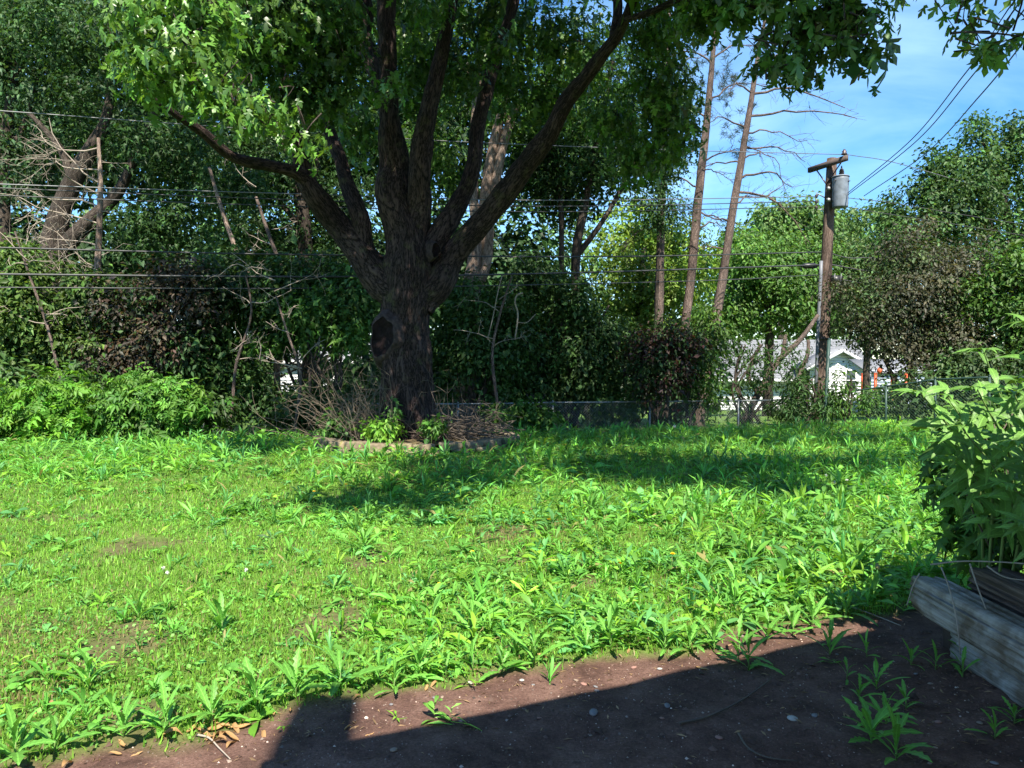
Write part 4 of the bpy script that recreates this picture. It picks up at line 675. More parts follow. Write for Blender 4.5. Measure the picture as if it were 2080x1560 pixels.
shrub('brown-leaved shrub with withered foliage at the left behind the bright bushes', 16.6, stems(290, 830, 620, 7, 90, 4), [F_([(230, 640, 16.9, 60, 50, .7), (300, 600, 16.9, 60, 40, .6), (370, 560, 17.1, 70, 35, .6), (240, 720, 16.8, 80, 45, .7), (350, 690, 16.9, 70, 50, .7), (400, 620, 17.1, 50, 60, .6), (300, 760, 16.7, 60, 30, .5), (200, 690, 16.8, 40, 60, .5)], 1150, .085, (0.07, 0.06, 0.04), spread=.18, thin=.48, nsc=.55, hue=.25), F_([(280, 650, 17.2, 120, 90, .7), (380, 720, 17.2, 80, 70, .7), (200, 600, 17.2, 60, 60, .6), (450, 600, 17.3, 60, 60, .6)], 900, .10, (0.04, 0.085, 0.024), thin=.42)])
shrub('tangled green shrub at the left edge behind the brightest bush', 16.8, stems(80, 820, 600, 6, 90, 4), [F_([(60, 620, 16.8, 90, 80, .9), (20, 540, 17, 80, 50, .8), (110, 700, 16.8, 90, 60, .8), (0, 700, 16.6, 70, 70, .8), (170, 600, 17, 60, 60, .7)], 1400, .105, (0.085, 0.155, 0.033), thin=.45)])
shrub('brightest yellow-green compound-leaved bush at the left edge of the lawn', 14.6, stems(90, 920, 800, 7, 80, 3), [F_([(110, 800, 14.6, 85, 50, .7), (60, 850, 14.6, 75, 60, .7), (140, 850, 14.4, 50, 40, .5), (20, 900, 14.5, 60, 35, .5), (110, 900, 14.6, 80, 25, .5), (-40, 860, 14.6, 70, 70, .7)], 480, .155, (0.115, 0.27, 0.03), proto='tri', m=6, spread=.13, droop=.6, thin=.36, nsc=.45)])
shrub('rounded bright green bush with larger leaves right of the brightest bush', 14.8, stems(290, 910, 800, 7, 70, 3), [F_([(300, 810, 14.8, 80, 45, .6), (240, 840, 14.8, 65, 45, .6), (360, 810, 14.8, 50, 45, .5), (300, 870, 14.7, 85, 35, .6)], 420, .16, (0.10, 0.24, 0.035), proto='tri', m=6, spread=.13, droop=.6, thin=.36, nsc=.45)])
shrub('small low green plant by the fence post right of the two bright bushes', 15.2, stems(370, 905, 880, 3, 30, 2), [F_([(375, 885, 15.2, 45, 18, .3), (330, 895, 15.1, 40, 14, .3)], 120, .09, (0.09, 0.2, 0.03), spread=.1)])
shrub('dark leafy shrub far left behind the brightest bush', 15.8, stems(30, 900, 760, 4, 60, 3), [F_([(20, 780, 15.8, 60, 50, .6), (-30, 860, 15.6, 60, 80, .6), (150, 790, 15.9, 60, 40, .5), (420, 850, 16.2, 60, 50, .5)], 450, .11, (0.05, 0.105, 0.028), thin=.4)])
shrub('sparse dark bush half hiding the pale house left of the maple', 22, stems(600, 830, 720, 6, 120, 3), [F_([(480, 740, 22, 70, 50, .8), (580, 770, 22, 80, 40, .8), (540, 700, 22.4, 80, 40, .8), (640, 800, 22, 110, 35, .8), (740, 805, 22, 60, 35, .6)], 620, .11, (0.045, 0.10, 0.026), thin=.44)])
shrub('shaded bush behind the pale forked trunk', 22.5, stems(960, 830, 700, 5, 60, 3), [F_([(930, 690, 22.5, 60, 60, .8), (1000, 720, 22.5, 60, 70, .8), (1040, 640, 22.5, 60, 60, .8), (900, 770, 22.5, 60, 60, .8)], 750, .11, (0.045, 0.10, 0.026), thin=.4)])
shrub('small dark bush before the white gable and orange play structure', 22, stems(1765, 840, 790, 4, 35, 3), [F_([(1770, 815, 22, 40, 28, .5), (1800, 800, 22, 35, 35, .5), (1840, 815, 22, 40, 30, .5), (1785, 830, 22.3, 30, 16, .4)], 150, .095, (0.05, 0.11, 0.03), spread=.14, thin=.42, nsc=.5)])
shrub('dark leafy hedge plant behind the green fence at the right', 21, stems(1960, 840, 740, 6, 90, 3), [F_([(1900, 790, 21, 70, 50, .7), (1980, 770, 21, 80, 60, .8), (2060, 770, 21, 80, 70, .8), (1860, 820, 21.3, 50, 30, .5), (2130, 780, 21, 70, 70, .7)], 1100, .095, (0.05, 0.095, 0.03), thin=.4)])
# the wood far behind
foliage('distant_trees', [(x, y, 95, 130, h, 12) for x, y, h in ((-300, 480, 260), (-100, 440, 260), (100, 520, 220), (300, 560, 200), (500, 520, 230), (700, 560, 200), (900, 560, 200), (1100, 560, 190), (1300, 610, 140), (1480, 640, 110), (1640, 640, 110), (1800, 620, 120), (1980, 600, 150), (2150, 560, 180), (2350, 560, 200))] + [(x, 730, 90, 160, 60, 8) for x in range(-300, 2500, 200)], 4600, m=9, spread=.75, proto='oval', size=.95, base=(0.075, 0.145, 0.045), parent=None, seed=91, thin=.38, nsc=4.0)
tag(bpy.data.objects['distant_trees'], 'mass of distant green trees closing the view behind the houses', 'woodland', kind='stuff')
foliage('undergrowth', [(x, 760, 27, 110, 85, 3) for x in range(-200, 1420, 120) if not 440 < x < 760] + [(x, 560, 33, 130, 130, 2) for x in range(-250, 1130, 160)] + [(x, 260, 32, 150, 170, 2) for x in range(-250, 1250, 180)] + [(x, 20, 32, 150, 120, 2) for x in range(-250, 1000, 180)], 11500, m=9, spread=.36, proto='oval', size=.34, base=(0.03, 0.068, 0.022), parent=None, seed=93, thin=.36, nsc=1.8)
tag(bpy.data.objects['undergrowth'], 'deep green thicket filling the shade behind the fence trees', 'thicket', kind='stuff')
#@@RING
# ------------------------------------------------------------------ ring of tan blocks round the maple
rc = np.array([P(850, 880, 14.3)[0], 14.3]); RR = 1.78
ring = thing('block_ring', 'low curved edging wall of tan split-face blocks round the maple', 'edging wall', (rc[0], rc[1], gz1(*rc)))
def block_mesh(seed, w, d, h):
    nx_, ny_, nz_ = 9, 5, 5; V = []; idx = {}
    import itertools
    for i, j, k in itertools.product(range(nx_), range(ny_), range(nz_)):
        if i in (0, nx_ - 1) or j in (0, ny_ - 1) or k in (0, nz_ - 1): idx[i, j, k] = len(V); V.append([(i / (nx_ - 1) - .5) * w, (j / (ny_ - 1) - .5) * d, (k / (nz_ - 1)) * h])
    V = np.array(V); c = np.array([0, 0, h / 2]); q = (V - c) / (np.array([w, d, h]) / 2); e = np.sort(np.abs(q), 1)[:, 1]; V = c + (V - c) * (1 - .06 * (e > .9))[:, None]
    V += (np.stack([vn(V * 22, seed + s) for s in range(3)], 1) - .5) * .035; V[:, 1] += (V[:, 1] < 0) * (vn(V * 12, seed + 9) - .5) * .05; V[:, 2] = np.maximum(V[:, 2], -.01); Qs = []
    def face(f, A, B):
        for a in range(A - 1):
            for b_ in range(B - 1): Qs.append([idx[f(a, b_)], idx[f(a + 1, b_)], idx[f(a + 1, b_ + 1)], idx[f(a, b_ + 1)]])
    face(lambda a, b_: (a, 0, b_), nx_, nz_); face(lambda a, b_: (nx_ - 1 - a, ny_ - 1, b_), nx_, nz_); face(lambda a, b_: (a, b_, nz_ - 1), nx_, ny_); face(lambda a, b_: (0, ny_ - 1 - a, b_), ny_, nz_); face(lambda a, b_: (nx_ - 1, a, b_), ny_, nz_)
    return mesh_np('block', V, np.array(Qs), STONEB, smooth=False)
BMS = [block_mesh(s, .385, .29, .11) for s in (3, 17, 29, 41, 53, 67)]
for q_, c_ in zip(BMS, ((.20, .165, .10), (.16, .13, .085), (.23, .185, .11), (.18, .14, .09), (.13, .11, .075), (.21, .17, .115))): q_.materials[0] = flat('concrete_block_tone', c_, .95, var=.35, scale=14, bmp=.012)
th = -205
k_ = 0
for course, z in ((0, -.045), (1, .068)):
    th = -207 + course * 7
    while th < 27:
        if not (course == 1 and (-143 < th < -133 or th > 18)):
            a = math.radians(th + random.uniform(-1, 1)); x = rc[0] + math.cos(a) * (RR - course * .03 + random.uniform(-.03, .03)); y = rc[1] + math.sin(a) * (RR * .98 - course * .03)
            o = bpy.data.objects.new('block', random.choice(BMS)); COL.objects.link(o); o.parent = ring; o.location = (x - rc[0], y - rc[1], gz1(x, y) - ring.location.z + z + random.uniform(-.01, .012)); o.rotation_euler = (random.uniform(-.03, .03), random.uniform(-.03, .03), a + math.pi / 2 + random.uniform(-.11, .11)); o.scale = (random.uniform(.9, 1.04), random.uniform(.9, 1.1), random.uniform(.85, 1.15))
        th += 13.4
rr_ = np.linspace(0, RR - .08, 9); tt = np.linspace(0, 2 * np.pi, 40, endpoint=False); V = np.array([[rc[0] + r * math.cos(a), rc[1] + r * math.sin(a), gz1(rc[0] + r * math.cos(a), rc[1] + r * math.sin(a)) + .13 + .04 * math.sin(5 * a + r * 4) * (r > 0)] for r in rr_ for a in tt]); Qs = [[i * 40 + j, (i + 1) * 40 + j, (i + 1) * 40 + (j + 1) % 40, i * 40 + (j + 1) % 40] for i in range(8) for j in range(40)]
ob('planting_soil', mesh_np('planting_soil', V - np.array([*ring.location]), np.array(Qs), SOIL, smooth=True, attr={'dirt': np.full(len(V), .8)}), ring)
# dry brush pile, dry stems and green plants inside the ring
bp = thing('brush_pile', 'heap of cut grey-brown twigs right of the maple base inside the block ring', 'brush pile', (rc[0] + 1.0, rc[1] - .6, .15)); mb = MB()
for _ in range(170):
    c = np.array([rc[0] + .95 + RNG.normal(0, .36), rc[1] - .55 + RNG.normal(0, .28), .17 + abs(RNG.normal(0, .19))]); d = norm(np.array([RNG.normal(0, 1), RNG.normal(0, .6), RNG.normal(.12, .22)])); l = RNG.uniform(.3, 1.1); q = [c - d * l / 2, c + RNG.normal(0, .04, 3), c + d * l / 2]; mb.tube(spline(q, 5), np.linspace(.010, .004, 5), 4, cap=False)
for _ in range(26): c = np.array([rc[0] + .9 + RNG.normal(0, .6), rc[1] - .4 + RNG.normal(0, .3), .2]); bare(mb, c, (RNG.normal(0, .5), RNG.normal(0, .3), 1), RNG.uniform(.5, 1.1), .008, 1, .3, 0, 3)
mb.obj('twigs', TWIG, bp, True)
dsx = thing('dry_weed_clump', 'tangle of tall dry tan stems standing left of the maple base', 'dry stems', (rc[0] - 1.1, rc[1] - .2, .1)); mb = MB()
for _ in range(70):
    c = np.array([rc[0] - .75 + RNG.normal(0, .42), rc[1] - .35 + RNG.normal(0, .35), .15]); bare(mb, c, (RNG.normal(-.35, .45), RNG.normal(0, .25), 1), RNG.uniform(.5, 1.5), .0075, 1, .35, -.02, 3)
for _ in range(30):
    c = np.array([rc[0] - 1.7 + RNG.normal(0, .6), rc[1] + .5 + RNG.normal(0, .4), .05]); bare(mb, c, (RNG.normal(-.9, .5), RNG.normal(-.2, .3), .8), RNG.uniform(.7, 1.6), .008, 1, .4, -.05, 3)
mb.obj('stems', flat('dry_weed_stalk', (0.16, 0.125, 0.09), .85, var=.5, scale=3), dsx, True)
def clump(name, label, px, py, D, w, h, n, size, base, proto='oval', m=6, cat='plant'):
    q = P(px, py, D); t = thing(name, label, cat, (q[0], q[1], gz1(q[0], q[1]))); mb = MB()
    for _ in range(4): a = q + np.array([random.uniform(-w, w) * .5 / PXM(D), 0, 0]); mb.tube(spline([[a[0], a[1], gz1(a[0], a[1])], a + np.array([.01, 0, h * .2 / PXM(D)]), a + np.array([random.uniform(-.1, .1), 0, h * .8 / PXM(D)])], 5), .006, 4)
    mb.obj('stems', STEM, t, True); foliage('leaves', [(px, py, D, w, h, w / PXM(D))], n, m, .07, proto, size, base, t, seed=random.randint(1, 999), thin=.2, nsc=.3); return t
clump('leafy_weed', 'sunlit yellow-green weeds at the foot of the maple behind the gap in the blocks', 775, 872, 13.2, 45, 20, 90, .10, (0.12, 0.26, 0.03))
clump('leafy_weed', 'shaded green weeds inside the block ring right of the maple base', 880, 868, 13.2, 26, 16, 40, .10, (0.08, 0.19, 0.03))
clump('leafy_weed', 'green leaves climbing the front of the maple trunk near its base', 803, 826, 13.5, 12, 22, 9, .12, (0.07, 0.18, 0.03), 'star', 3)
clump('leafy_weed', 'dark green weeds among the dry stems at the left of the block ring', 690, 868, 13.8, 40, 28, 60, .12, (0.065, 0.15, 0.03))
clump('leafy_weed', 'small weeds behind the right end of the block ring', 1000, 846, 14.6, 25, 30, 60, .08, (0.07, 0.16, 0.03))
#@@LAWN
# ------------------------------------------------------------------ lawn: grass blades and a cover of broad-leaved weeds
def blade(n):
    if n == 3: return np.array([(-.5, 0, 0), (.5, 0, 0), (-.35, .12, .55), (.35, .12, .55), (0, .42, 1)]), np.array([[0, 1, 3], [0, 3, 2], [2, 3, 4]])
    return np.array([(-.5, 0, 0), (.5, 0, 0), (0, .35, 1)]), np.array([[0, 1, 2]])
def lawn_xy(n, y0, y1, pw, wide=.78, xoff=0):
    u = RNG.random(n); a = 2 - pw; y = (y0 ** a + u * (y1 ** a - y0 ** a)) ** (1 / a); x = RNG.uniform(-1, 1, n) * (y * wide + .3); return x, y
def inring(x, y): return (x - rc[0]) ** 2 + (y - rc[1]) ** 2 < (RR + .05) ** 2
def inbed(x, y): return (x > 2.1) & (y < 4.4)
def lushness(x, y): return np.clip(.42 + .2 * x * (1 - sst(6, 10, y)) + .09 * (y - 6) + .9 * (v2(x, y, .55, 21) - .5), 0, 1)
def grass_cols(x, y, n):
    base = np.array([.18, .36, .045]); dry = sst(.60, .78, v2(x, y, .75, 33))[:, None] * (x < 1)[:, None]; c = base * np.exp(RNG.normal(0, .22, (n, 1))) * (.8 + .4 * v2(x, y, .6, 34))[:, None]
    k = (RNG.random((n, 1)) < .10 + .45 * dry); return np.where(k, np.array([.30, .25, .11]) * RNG.uniform(.6, 1.1, (n, 1)), c * (1 + RNG.uniform(-.1, .1, (n, 3))))
def grass(nm, n, y0, y1, pw, proto, hmin, hmax, wmin, wmax):
    x, y = lawn_xy(n, y0, y1, pw); bare_ = sst(.66, .76, v2(x, y, 1.9, 35)) * (y < 7.5); keep = (RNG.random(n) > dirtmask(x, y) * 1.03) & ~inring(x, y) & ~inbed(x, y) & (y < crest(x) + 2.6) & (RNG.random(n) > bare_ * .8); x, y = x[keep], y[keep]; n = len(x)
    yaw = RNG.uniform(0, 2 * np.pi, n); tilt = RNG.normal(0, .8, n); tall = 1 + 2.4 * sst(9, 16, y) * sst(-1, 4, x) * RNG.random(n)
    h = RNG.uniform(hmin, hmax, n) * tall * (.7 + .6 * v2(x, y, 1.1, 36)); w = RNG.uniform(wmin, wmax, n); c, s = np.cos(yaw), np.sin(yaw); ct, st = np.cos(tilt), np.sin(tilt)
    Rm = np.zeros((n, 3, 3)); Rm[:, 0, 0] = c; Rm[:, 1, 0] = s; Rm[:, 0, 1] = -s * ct; Rm[:, 1, 1] = c * ct; Rm[:, 2, 1] = st; Rm[:, 0, 2] = s * st; Rm[:, 1, 2] = -c * st; Rm[:, 2, 2] = ct
    V, Fc, C = scatter(proto, np.stack([x, y, gz(x, y) - .005], 1), Rm, np.stack([w, h, h], 1), grass_cols(x, y, n)); return V, Fc, C
def join(parts):
    Vs, Fs, Cs, k = [], [], [], 0
    for V, Fc, C in parts: Vs.append(V); Fs.append(Fc + k); Cs.append(C); k += len(V)
    return np.concatenate(Vs), np.concatenate(Fs), np.concatenate(Cs)
V, Fc, C = join([grass('g', 165000, 2.6, 7.5, 1.25, blade(3), .02, .055, .005, .010), grass('g', 150000, 7.0, 21, 1.2, blade(1), .03, .065, .013, .024)])
tag(ob('lawn_grass', mesh_np('lawn_grass', V, Fc, GRASS, C)), 'bright green lawn grass covering the yard', 'grass', kind='stuff')
def weed_leaf(ns, lobes, width, rise, curl, seed=0):
    """one toothed leaf along +x, length 1, arching"""
    rs = np.random.default_rng(seed); t_ = np.linspace(0, 1, ns); V = []; z = rise * t_ - curl * t_ ** 2
    for i, a in enumerate(t_):
        w = width * (np.sin(np.pi * min(a * .92 + .06, 1)) ** .8) * (.45 + .75 * a) if 0 < i < ns - 1 else (.02 if i == 0 else 0)
        wl = w * (1 - lobes * (i % 2)) * rs.uniform(.85, 1.15); wr = w * (1 - lobes * (i % 2)) * rs.uniform(.85, 1.15); sw = lobes * .06 * (1 if i % 2 == 0 else 0)
        V += [(a - sw, wl, z[i] + wl * .28), (a, 0, z[i]), (a - sw, -wr, z[i] + wr * .28)]
    Fc = []
    for i in range(ns - 1):
        for s in (0, 1): p = i * 3 + s; Fc += [[p, p + 1, p + 4], [p, p + 4, p + 3]]
    return np.array(V), np.array(Fc)
def yawpitch(yaw, pitch, roll):
    c, s, cp, sp, cr, sr = np.cos(yaw), np.sin(yaw), np.cos(pitch), np.sin(pitch), np.cos(roll), np.sin(roll); n = len(yaw)
    X = np.stack([c * cp, s * cp, sp], 1); Y = np.stack([-s, c, 0 * c], 1); Z = np.cross(X, Y); Y2 = Y * cr[:, None] + Z * sr[:, None]; Z2 = np.cross(X, Y2); return np.stack([X, Y2, Z2], -1)
WCOL = np.array([.15, .38, .06])
def weeds(n, y0, y1, pw, ns, smin, smax, per, far=1.0):
    x, y = lawn_xy(n, y0, y1, pw); lu = lushness(x, y); cl = v2(x, y, 1.6, 22)
    keep = (RNG.random(n) < (.36 + .8 * lu) * (.1 + 1.6 * cl)) & (RNG.random(n) > dirtmask(x, y) * .985) & ~inring(x, y) & ~inbed(x, y) & (y < crest(x) + 1.2); x, y, lu = x[keep], y[keep], lu[keep]; n = len(x); parts = []
    size = np.clip(RNG.lognormal(0, .42, n), .4, 1.8) * (smin + smax) / 2 * (.7 + .5 * lu); hgt = RNG.uniform(.0, .14, n) * (.4 + .9 * lu); pcol = WCOL * np.exp(RNG.normal(0, .22, (n, 1))) * (.78 + .44 * v2(x, y, .5, 71))[:, None] * (1 + RNG.uniform(-.12, .12, (n, 3)) * np.array([1, .4, 1])); bl = RNG.random((n, 1)) < .25; pcol = np.where(bl, pcol * np.array([.8, .9, 1.6]), pcol); yl = RNG.random((n, 1)) < .22; pcol = np.where(yl, pcol * np.array([1.3, 1.08, .7]), pcol)
    pr = [weed_leaf(ns, lb, w, r, c, k) for k, (lb, w, r, c) in enumerate(((.0, .10, .45, .35), (.35, .14, .4, .5), (.55, .15, .35, .4), (.15, .09, .6, .3), (.05, .22, .3, .45), (.6, .12, .3, .3)))]
    kind = RNG.integers(0, 6, n); flatf = np.array([1, .8, .5, 1.3, .45, .4])
    for k in range(6):
        I = np.where(kind == k)[0]; J = np.repeat(I, per); m = len(J); f = np.tile(np.linspace(0, 1, per), len(I)); yaw = f * 2.4 * per + RNG.uniform(0, 6.28, len(I)).repeat(per) + RNG.normal(0, .3, m)
        pitch = -.02 + f * .8 * flatf[k] + RNG.normal(0, .25, m); sc = size[J] * RNG.uniform(.65, 1.15, m) * (1 - .35 * f); pos = np.stack([x[J], y[J], gz(x[J], y[J]) + hgt[J] * f], 1)
        parts.append(scatter(pr[k], pos, yawpitch(yaw, pitch, RNG.normal(0, .3, m)), sc, np.where(RNG.random((m, 1)) < .015, np.array([.30, .27, .10]), pcol[J] * np.exp(RNG.normal(0, .18, (m, 1))))))
    return join(parts)
V, Fc, C = join([weeds(5000, 3.0, 7.5, 1.1, 5, .085, .17, 7), weeds(10000, 7.0, 19, 1.0, 3, .12, .22, 7)])
# small clover-like leaflets close to the soil
x, y = lawn_xy(30000, 2.9, 9, 1.3); kp = (RNG.random(len(x)) > dirtmask(x, y) * 1.02) & (v2(x, y, .9, 44) > .42) & ~inbed(x, y); x, y = x[kp], y[kp]; n = len(x)
cv = scatter(proto_oval(.42, .05, .1), np.stack([x, y, gz(x, y) + RNG.uniform(.01, .05, n)], 1), yawpitch(RNG.uniform(0, 6.3, n), RNG.uniform(-.5, .9, n), RNG.normal(0, .6, n)), RNG.uniform(.010, .026, n), WCOL * np.exp(RNG.normal(0, .22, (n, 1))))
V, Fc, C = join([(V, Fc, C), cv])
tag(ob('lawn_weeds', mesh_np('lawn_weeds', V, Fc, LEAF, C)), 'dense cover of toothed broad-leaved weeds growing through the lawn', 'weeds', kind='stuff')
# individual weeds standing at the edge of the dirt
def veined(name, freq, trans):
    m = leaf_mat(name, trans, .45, .35); t = m.node_tree; b = [n for n in t.nodes if n.type == 'BSDF_PRINCIPLED'][0]; at = [n for n in t.nodes if n.type == 'ATTRIBUTE'][0]
    tc = N(t, 'ShaderNodeTexCoord'); sp = N(t, 'ShaderNodeSeparateXYZ'); t.links.new(tc.outputs['Object'], sp.inputs[0])
    def M_(op, a, b_): n = N(t, 'ShaderNodeMath', operation=op); [t.links.new(v, n.inputs[i]) if hasattr(v, 'is_linked') else setattr(n.inputs[i], 'default_value', v) for i, v in enumerate((a, b_))]; return n.outputs[0]
    ay = M_('ABSOLUTE', sp.outputs[1], 0.0); fr = M_('FRACT', M_('MULTIPLY', M_('SUBTRACT', sp.outputs[0], M_('MULTIPLY', ay, .9)), freq), 0.0); vein = M_('LESS_THAN', fr, .16); rib = M_('LESS_THAN', ay, .012); nz_ = noise(t, 7, 4, tc.outputs['Object'], .7)
    f = M_('ADD', M_('ADD', M_('MULTIPLY', nz_.outputs[0], .7), .62), M_('ADD', M_('MULTIPLY', vein, -.22), M_('MULTIPLY', rib, .6)))
    mu = N(t, 'ShaderNodeVectorMath', operation='SCALE'); t.links.new(at.outputs['Color'], mu.inputs[0]); t.links.new(f, mu.inputs['Scale']); t.links.new(mu.outputs[0], b.inputs['Base Color']); bump(t, b, f, .5, .004); return m
NETL = veined('nettle_leaf_surface', 11, .3); WEEDL = veined('weed_leaf_surface', 8, .36)
def leafmesh(nm, pr, col, m_=LEAF, smooth=False): return mesh_np(nm, pr[0], pr[1], m_, np.repeat(np.array(col)[None], len(pr[0]), 0), smooth=smooth)
WL = [leafmesh('leaf', weed_leaf(13, lb, w, r, c, k), WCOL * f, WEEDL, True) for k, (lb, w, r, c, f) in enumerate(((.1, .095, .45, .35, 1), (.35, .125, .4, .5, .9), (.45, .12, .5, .45, 1.1), (.2, .09, .5, .35, 1), (.38, .13, .35, .4, .85)))]
def weed(px, py, size, n, label, group=None, up=.06):
    w = on(px, py); t = thing('weed', label, 'weed', w, group); a0 = random.uniform(0, 6.3)
    h = up * random.uniform(.7, 1.3); mb = MB(); mb.tube([[w[0], w[1], w[2] - .01], [w[0] + .005, w[1], w[2] + h + .01]], [.0035, .002], 5); mb.obj('stem', STEM, t, True)
    for i in range(n):
        f = i / max(n - 1, 1); o = bpy.data.objects.new('leaf', random.choice(WL)); COL.objects.link(o); o.parent = t; s = size * random.uniform(.7, 1.15) * (1 - .3 * f)
        o.location = (0, 0, h * f); R_ = yawpitch(np.array([a0 + i * 2.4]), np.array([.1 + .95 * f + random.gauss(0, .15)]), np.array([random.gauss(0, .2)]))[0]; o.rotation_euler = Matrix(R_.tolist()).to_euler(); o.scale = (s, s, s)
    return t
ORD = 'first second third fourth fifth sixth seventh eighth ninth tenth eleventh twelfth thirteenth fourteenth fifteenth sixteenth seventeenth eighteenth nineteenth twentieth twenty-first twenty-second twenty-third twenty-fourth twenty-fifth'.split()
def ranked(items, label, group, **k):
    for i, (px, py, s_, n_) in enumerate(sorted(items)): weed(px, py, s_, n_, label % ORD[i], group, **k)
EDGE = 'leafy weeds along the edge of the bare dirt'; EL = 'bright green toothed weed on the sunlit lawn edge by the dirt, %s from the left'
weed(1085, 1352, .24, 9, 'tallest upright weed standing at the sunlit dirt edge', up=.16)
weed(1143, 1350, .09, 4, 'tiny lone seedling on the dirt beside the tallest upright weed')
weed(1520, 1362, .2, 10, 'clump of weed half in shade at the shadow line on the dirt', up=.1)
weed(1500, 1345, .18, 8, 'weed just behind the clump at the shadow line', up=.1)
weed(1685, 1330, .18, 10, 'weed in shade right of the clump at the shadow line')
ranked([(30, 1545, 0.23, 10), (110, 1530, 0.196, 9), (250, 1500, 0.184, 9), (335, 1490, 0.23, 10), (430, 1470, 0.196, 9), (520, 1440, 0.23, 11), (600, 1420, 0.218, 10), (690, 1400, 0.253, 11), (770, 1385, 0.184, 9), (800, 1405, 0.161, 8), (850, 1370, 0.23, 10), (905, 1380, 0.138, 8), (960, 1365, 0.161, 8), (1020, 1368, 0.149, 9), (1190, 1330, 0.196, 9), (1240, 1320, 0.23, 10), (1290, 1310, 0.207, 10), (1350, 1325, 0.184, 9), (1400, 1322, 0.207, 10), (1450, 1325, 0.196, 9), (1560, 1300, 0.207, 9), (1610, 1290, 0.196, 9), (1650, 1270, 0.23, 10), (1720, 1255, 0.207, 10)], EL, EDGE)
ranked([(180, 1400, 0.22000000000000003, 11), (450, 1290, 0.24200000000000002, 11), (960, 1290, 0.22000000000000003, 10), (280, 1260, 0.24200000000000002, 11), (740, 1120, 0.264, 11)], 'large leafy weed standing out of the short grass, %s from the left', 'large weeds in the lawn')
SH = 'dull green weed on the shaded dirt at the lower right, %s from the left'; SG = 'weeds on the shaded dirt'
ranked(((1780, 1400, .15, 8), (1745, 1420, .11, 7), (1800, 1470, .18, 10), (1770, 1510, .2, 11), (1840, 1440, .12, 7), (1720, 1380, .10, 6), (1850, 1350, .14, 8), (1900, 1360, .12, 8), (1760, 1335, .12, 7), (2020, 1500, .12, 7), (1960, 1350, .12, 7), (2060, 1470, .15, 8), (1820, 1545, .2, 10)), SH, SG, up=.05)
weed(1955, 1375, .14, 6, 'broad-leaved weed sprouting against the lower weathered timber', up=.06)
# dandelions, clover heads, seed head
def dandelion(px, py, h, label, group):
    w = on(px, py); z = h; t = thing('dandelion', label, 'flower', w, group); MB().tube(spline([[w[0], w[1], w[2]], [w[0] + .01, w[1], w[2] + z * .6], [w[0] + .015, w[1], w[2] + z]], 6), .0022, 5).obj('stem', STEM, t, True)
    c = np.array([w[0] + .015, w[1], w[2] + z]); V, Q = [], []
    for ring_, (r, zz, n) in enumerate(((.019, .004, 18), (.014, .009, 14), (.008, .012, 9))):
        for i in range(n):
            a = 2 * math.pi * i / n + ring_ * .2; b = len(V); d = np.array([math.cos(a), math.sin(a), 0]); s_ = np.array([-math.sin(a), math.cos(a), 0]); V += [c, c + d * r * .8 - s_ * .0028 + [0, 0, zz], c + d * r + [0, 0, zz * .9], c + d * r * .8 + s_ * .0028 + [0, 0, zz]]; Q.append([b, b + 1, b + 2, b + 3])
    m_ = MB(); m_.add(np.array(V), np.array(Q)); m_.obj('flower_head', YELLOW, t)
DL = 'small yellow dandelion flower in the lawn, %s from the left'; DG = 'dandelions in the lawn'
for i, (px, py) in enumerate(sorted(((1112, 1075), (955, 1145), (1060, 1062), (1255, 1170), (888, 1215), (635, 1015), (910, 1020), (1005, 975), (700, 1000)))): dandelion(px, py, .09, DL % ORD[i], DG)
dandelion(1362, 1165, .14, 'biggest yellow dandelion, on a tall stem right of the lawn centre', None)
def whead(px, py, r, h, name, label, cat, group=None):
    w = on(px, py); t = thing(name, label, cat, w, group); c = w + np.array([0, 0, h]); MB().tube([w, c], .002, 4).obj('stem', STEM, t, True); m_ = MB(); d = norm(RNG.normal(size=(60, 3))); 
    V, Fc, C = scatter((np.array([(0, -.12, 0), (0, .12, 0), (1, 0, 0)]), np.array([[0, 1, 2]])), np.repeat(c[None], 60, 0), frames(RNG.normal(size=(60, 3)), d), np.full(60, r), np.ones((60, 3)) * .7); ob('flower_head', mesh_np('flower_head', V - w, Fc, CLOVER), t)
CL = 'small white clover flower head beside the shaded right part of the lawn'
for px, py in ((1678, 985), (1705, 990), (1720, 996), (1750, 1005), (1695, 1000)): whead(px, py, .022, .12, 'clover_flower', CL, 'flower', 'white clover flowers on the right')
for px, py in ((332, 1170), (340, 1180), (500, 1175)): whead(px, py, .016, .06, 'clover_flower', 'white clover flower head in the thin grass at the left', 'flower', 'white clover flowers on the left')
whead(1370, 892, .04, .26, 'dandelion_clock', 'round white dandelion seed head standing tall before the fence', 'seed head')
# pebbles, dry leaves and twigs on the dirt
def pebble_mesh(seed, m_):
    bm = MB(); th_ = np.linspace(0, 2 * np.pi, 10, endpoint=False); V = []
    for z, r in ((-.5, .55), (-.2, .95), (.15, 1), (.4, .75), (.55, .3)): V.append(np.stack([r * np.cos(th_), r * np.sin(th_) * .75, np.full(10, z)], 1))
    V = np.concatenate(V); V = V * (1 + .35 * (vn(V * 1.6, seed) - .5))[:, None]; V = np.concatenate([V, [[0, 0, .6]]]); Q = [[i * 10 + j, i * 10 + (j + 1) % 10, i * 10 + 10 + (j + 1) % 10, i * 10 + 10 + j] for i in range(4) for j in range(10)]; bm.add(V, Q); bm.add(V[-11:], [[j, (j + 1) % 10, 10, 10] for j in range(10)]); return bm.mesh('pebble', m_, True)
PM = [[pebble_mesh(s * 7 + k, m_) for k in range(2)] for s, m_ in enumerate(PEB)]
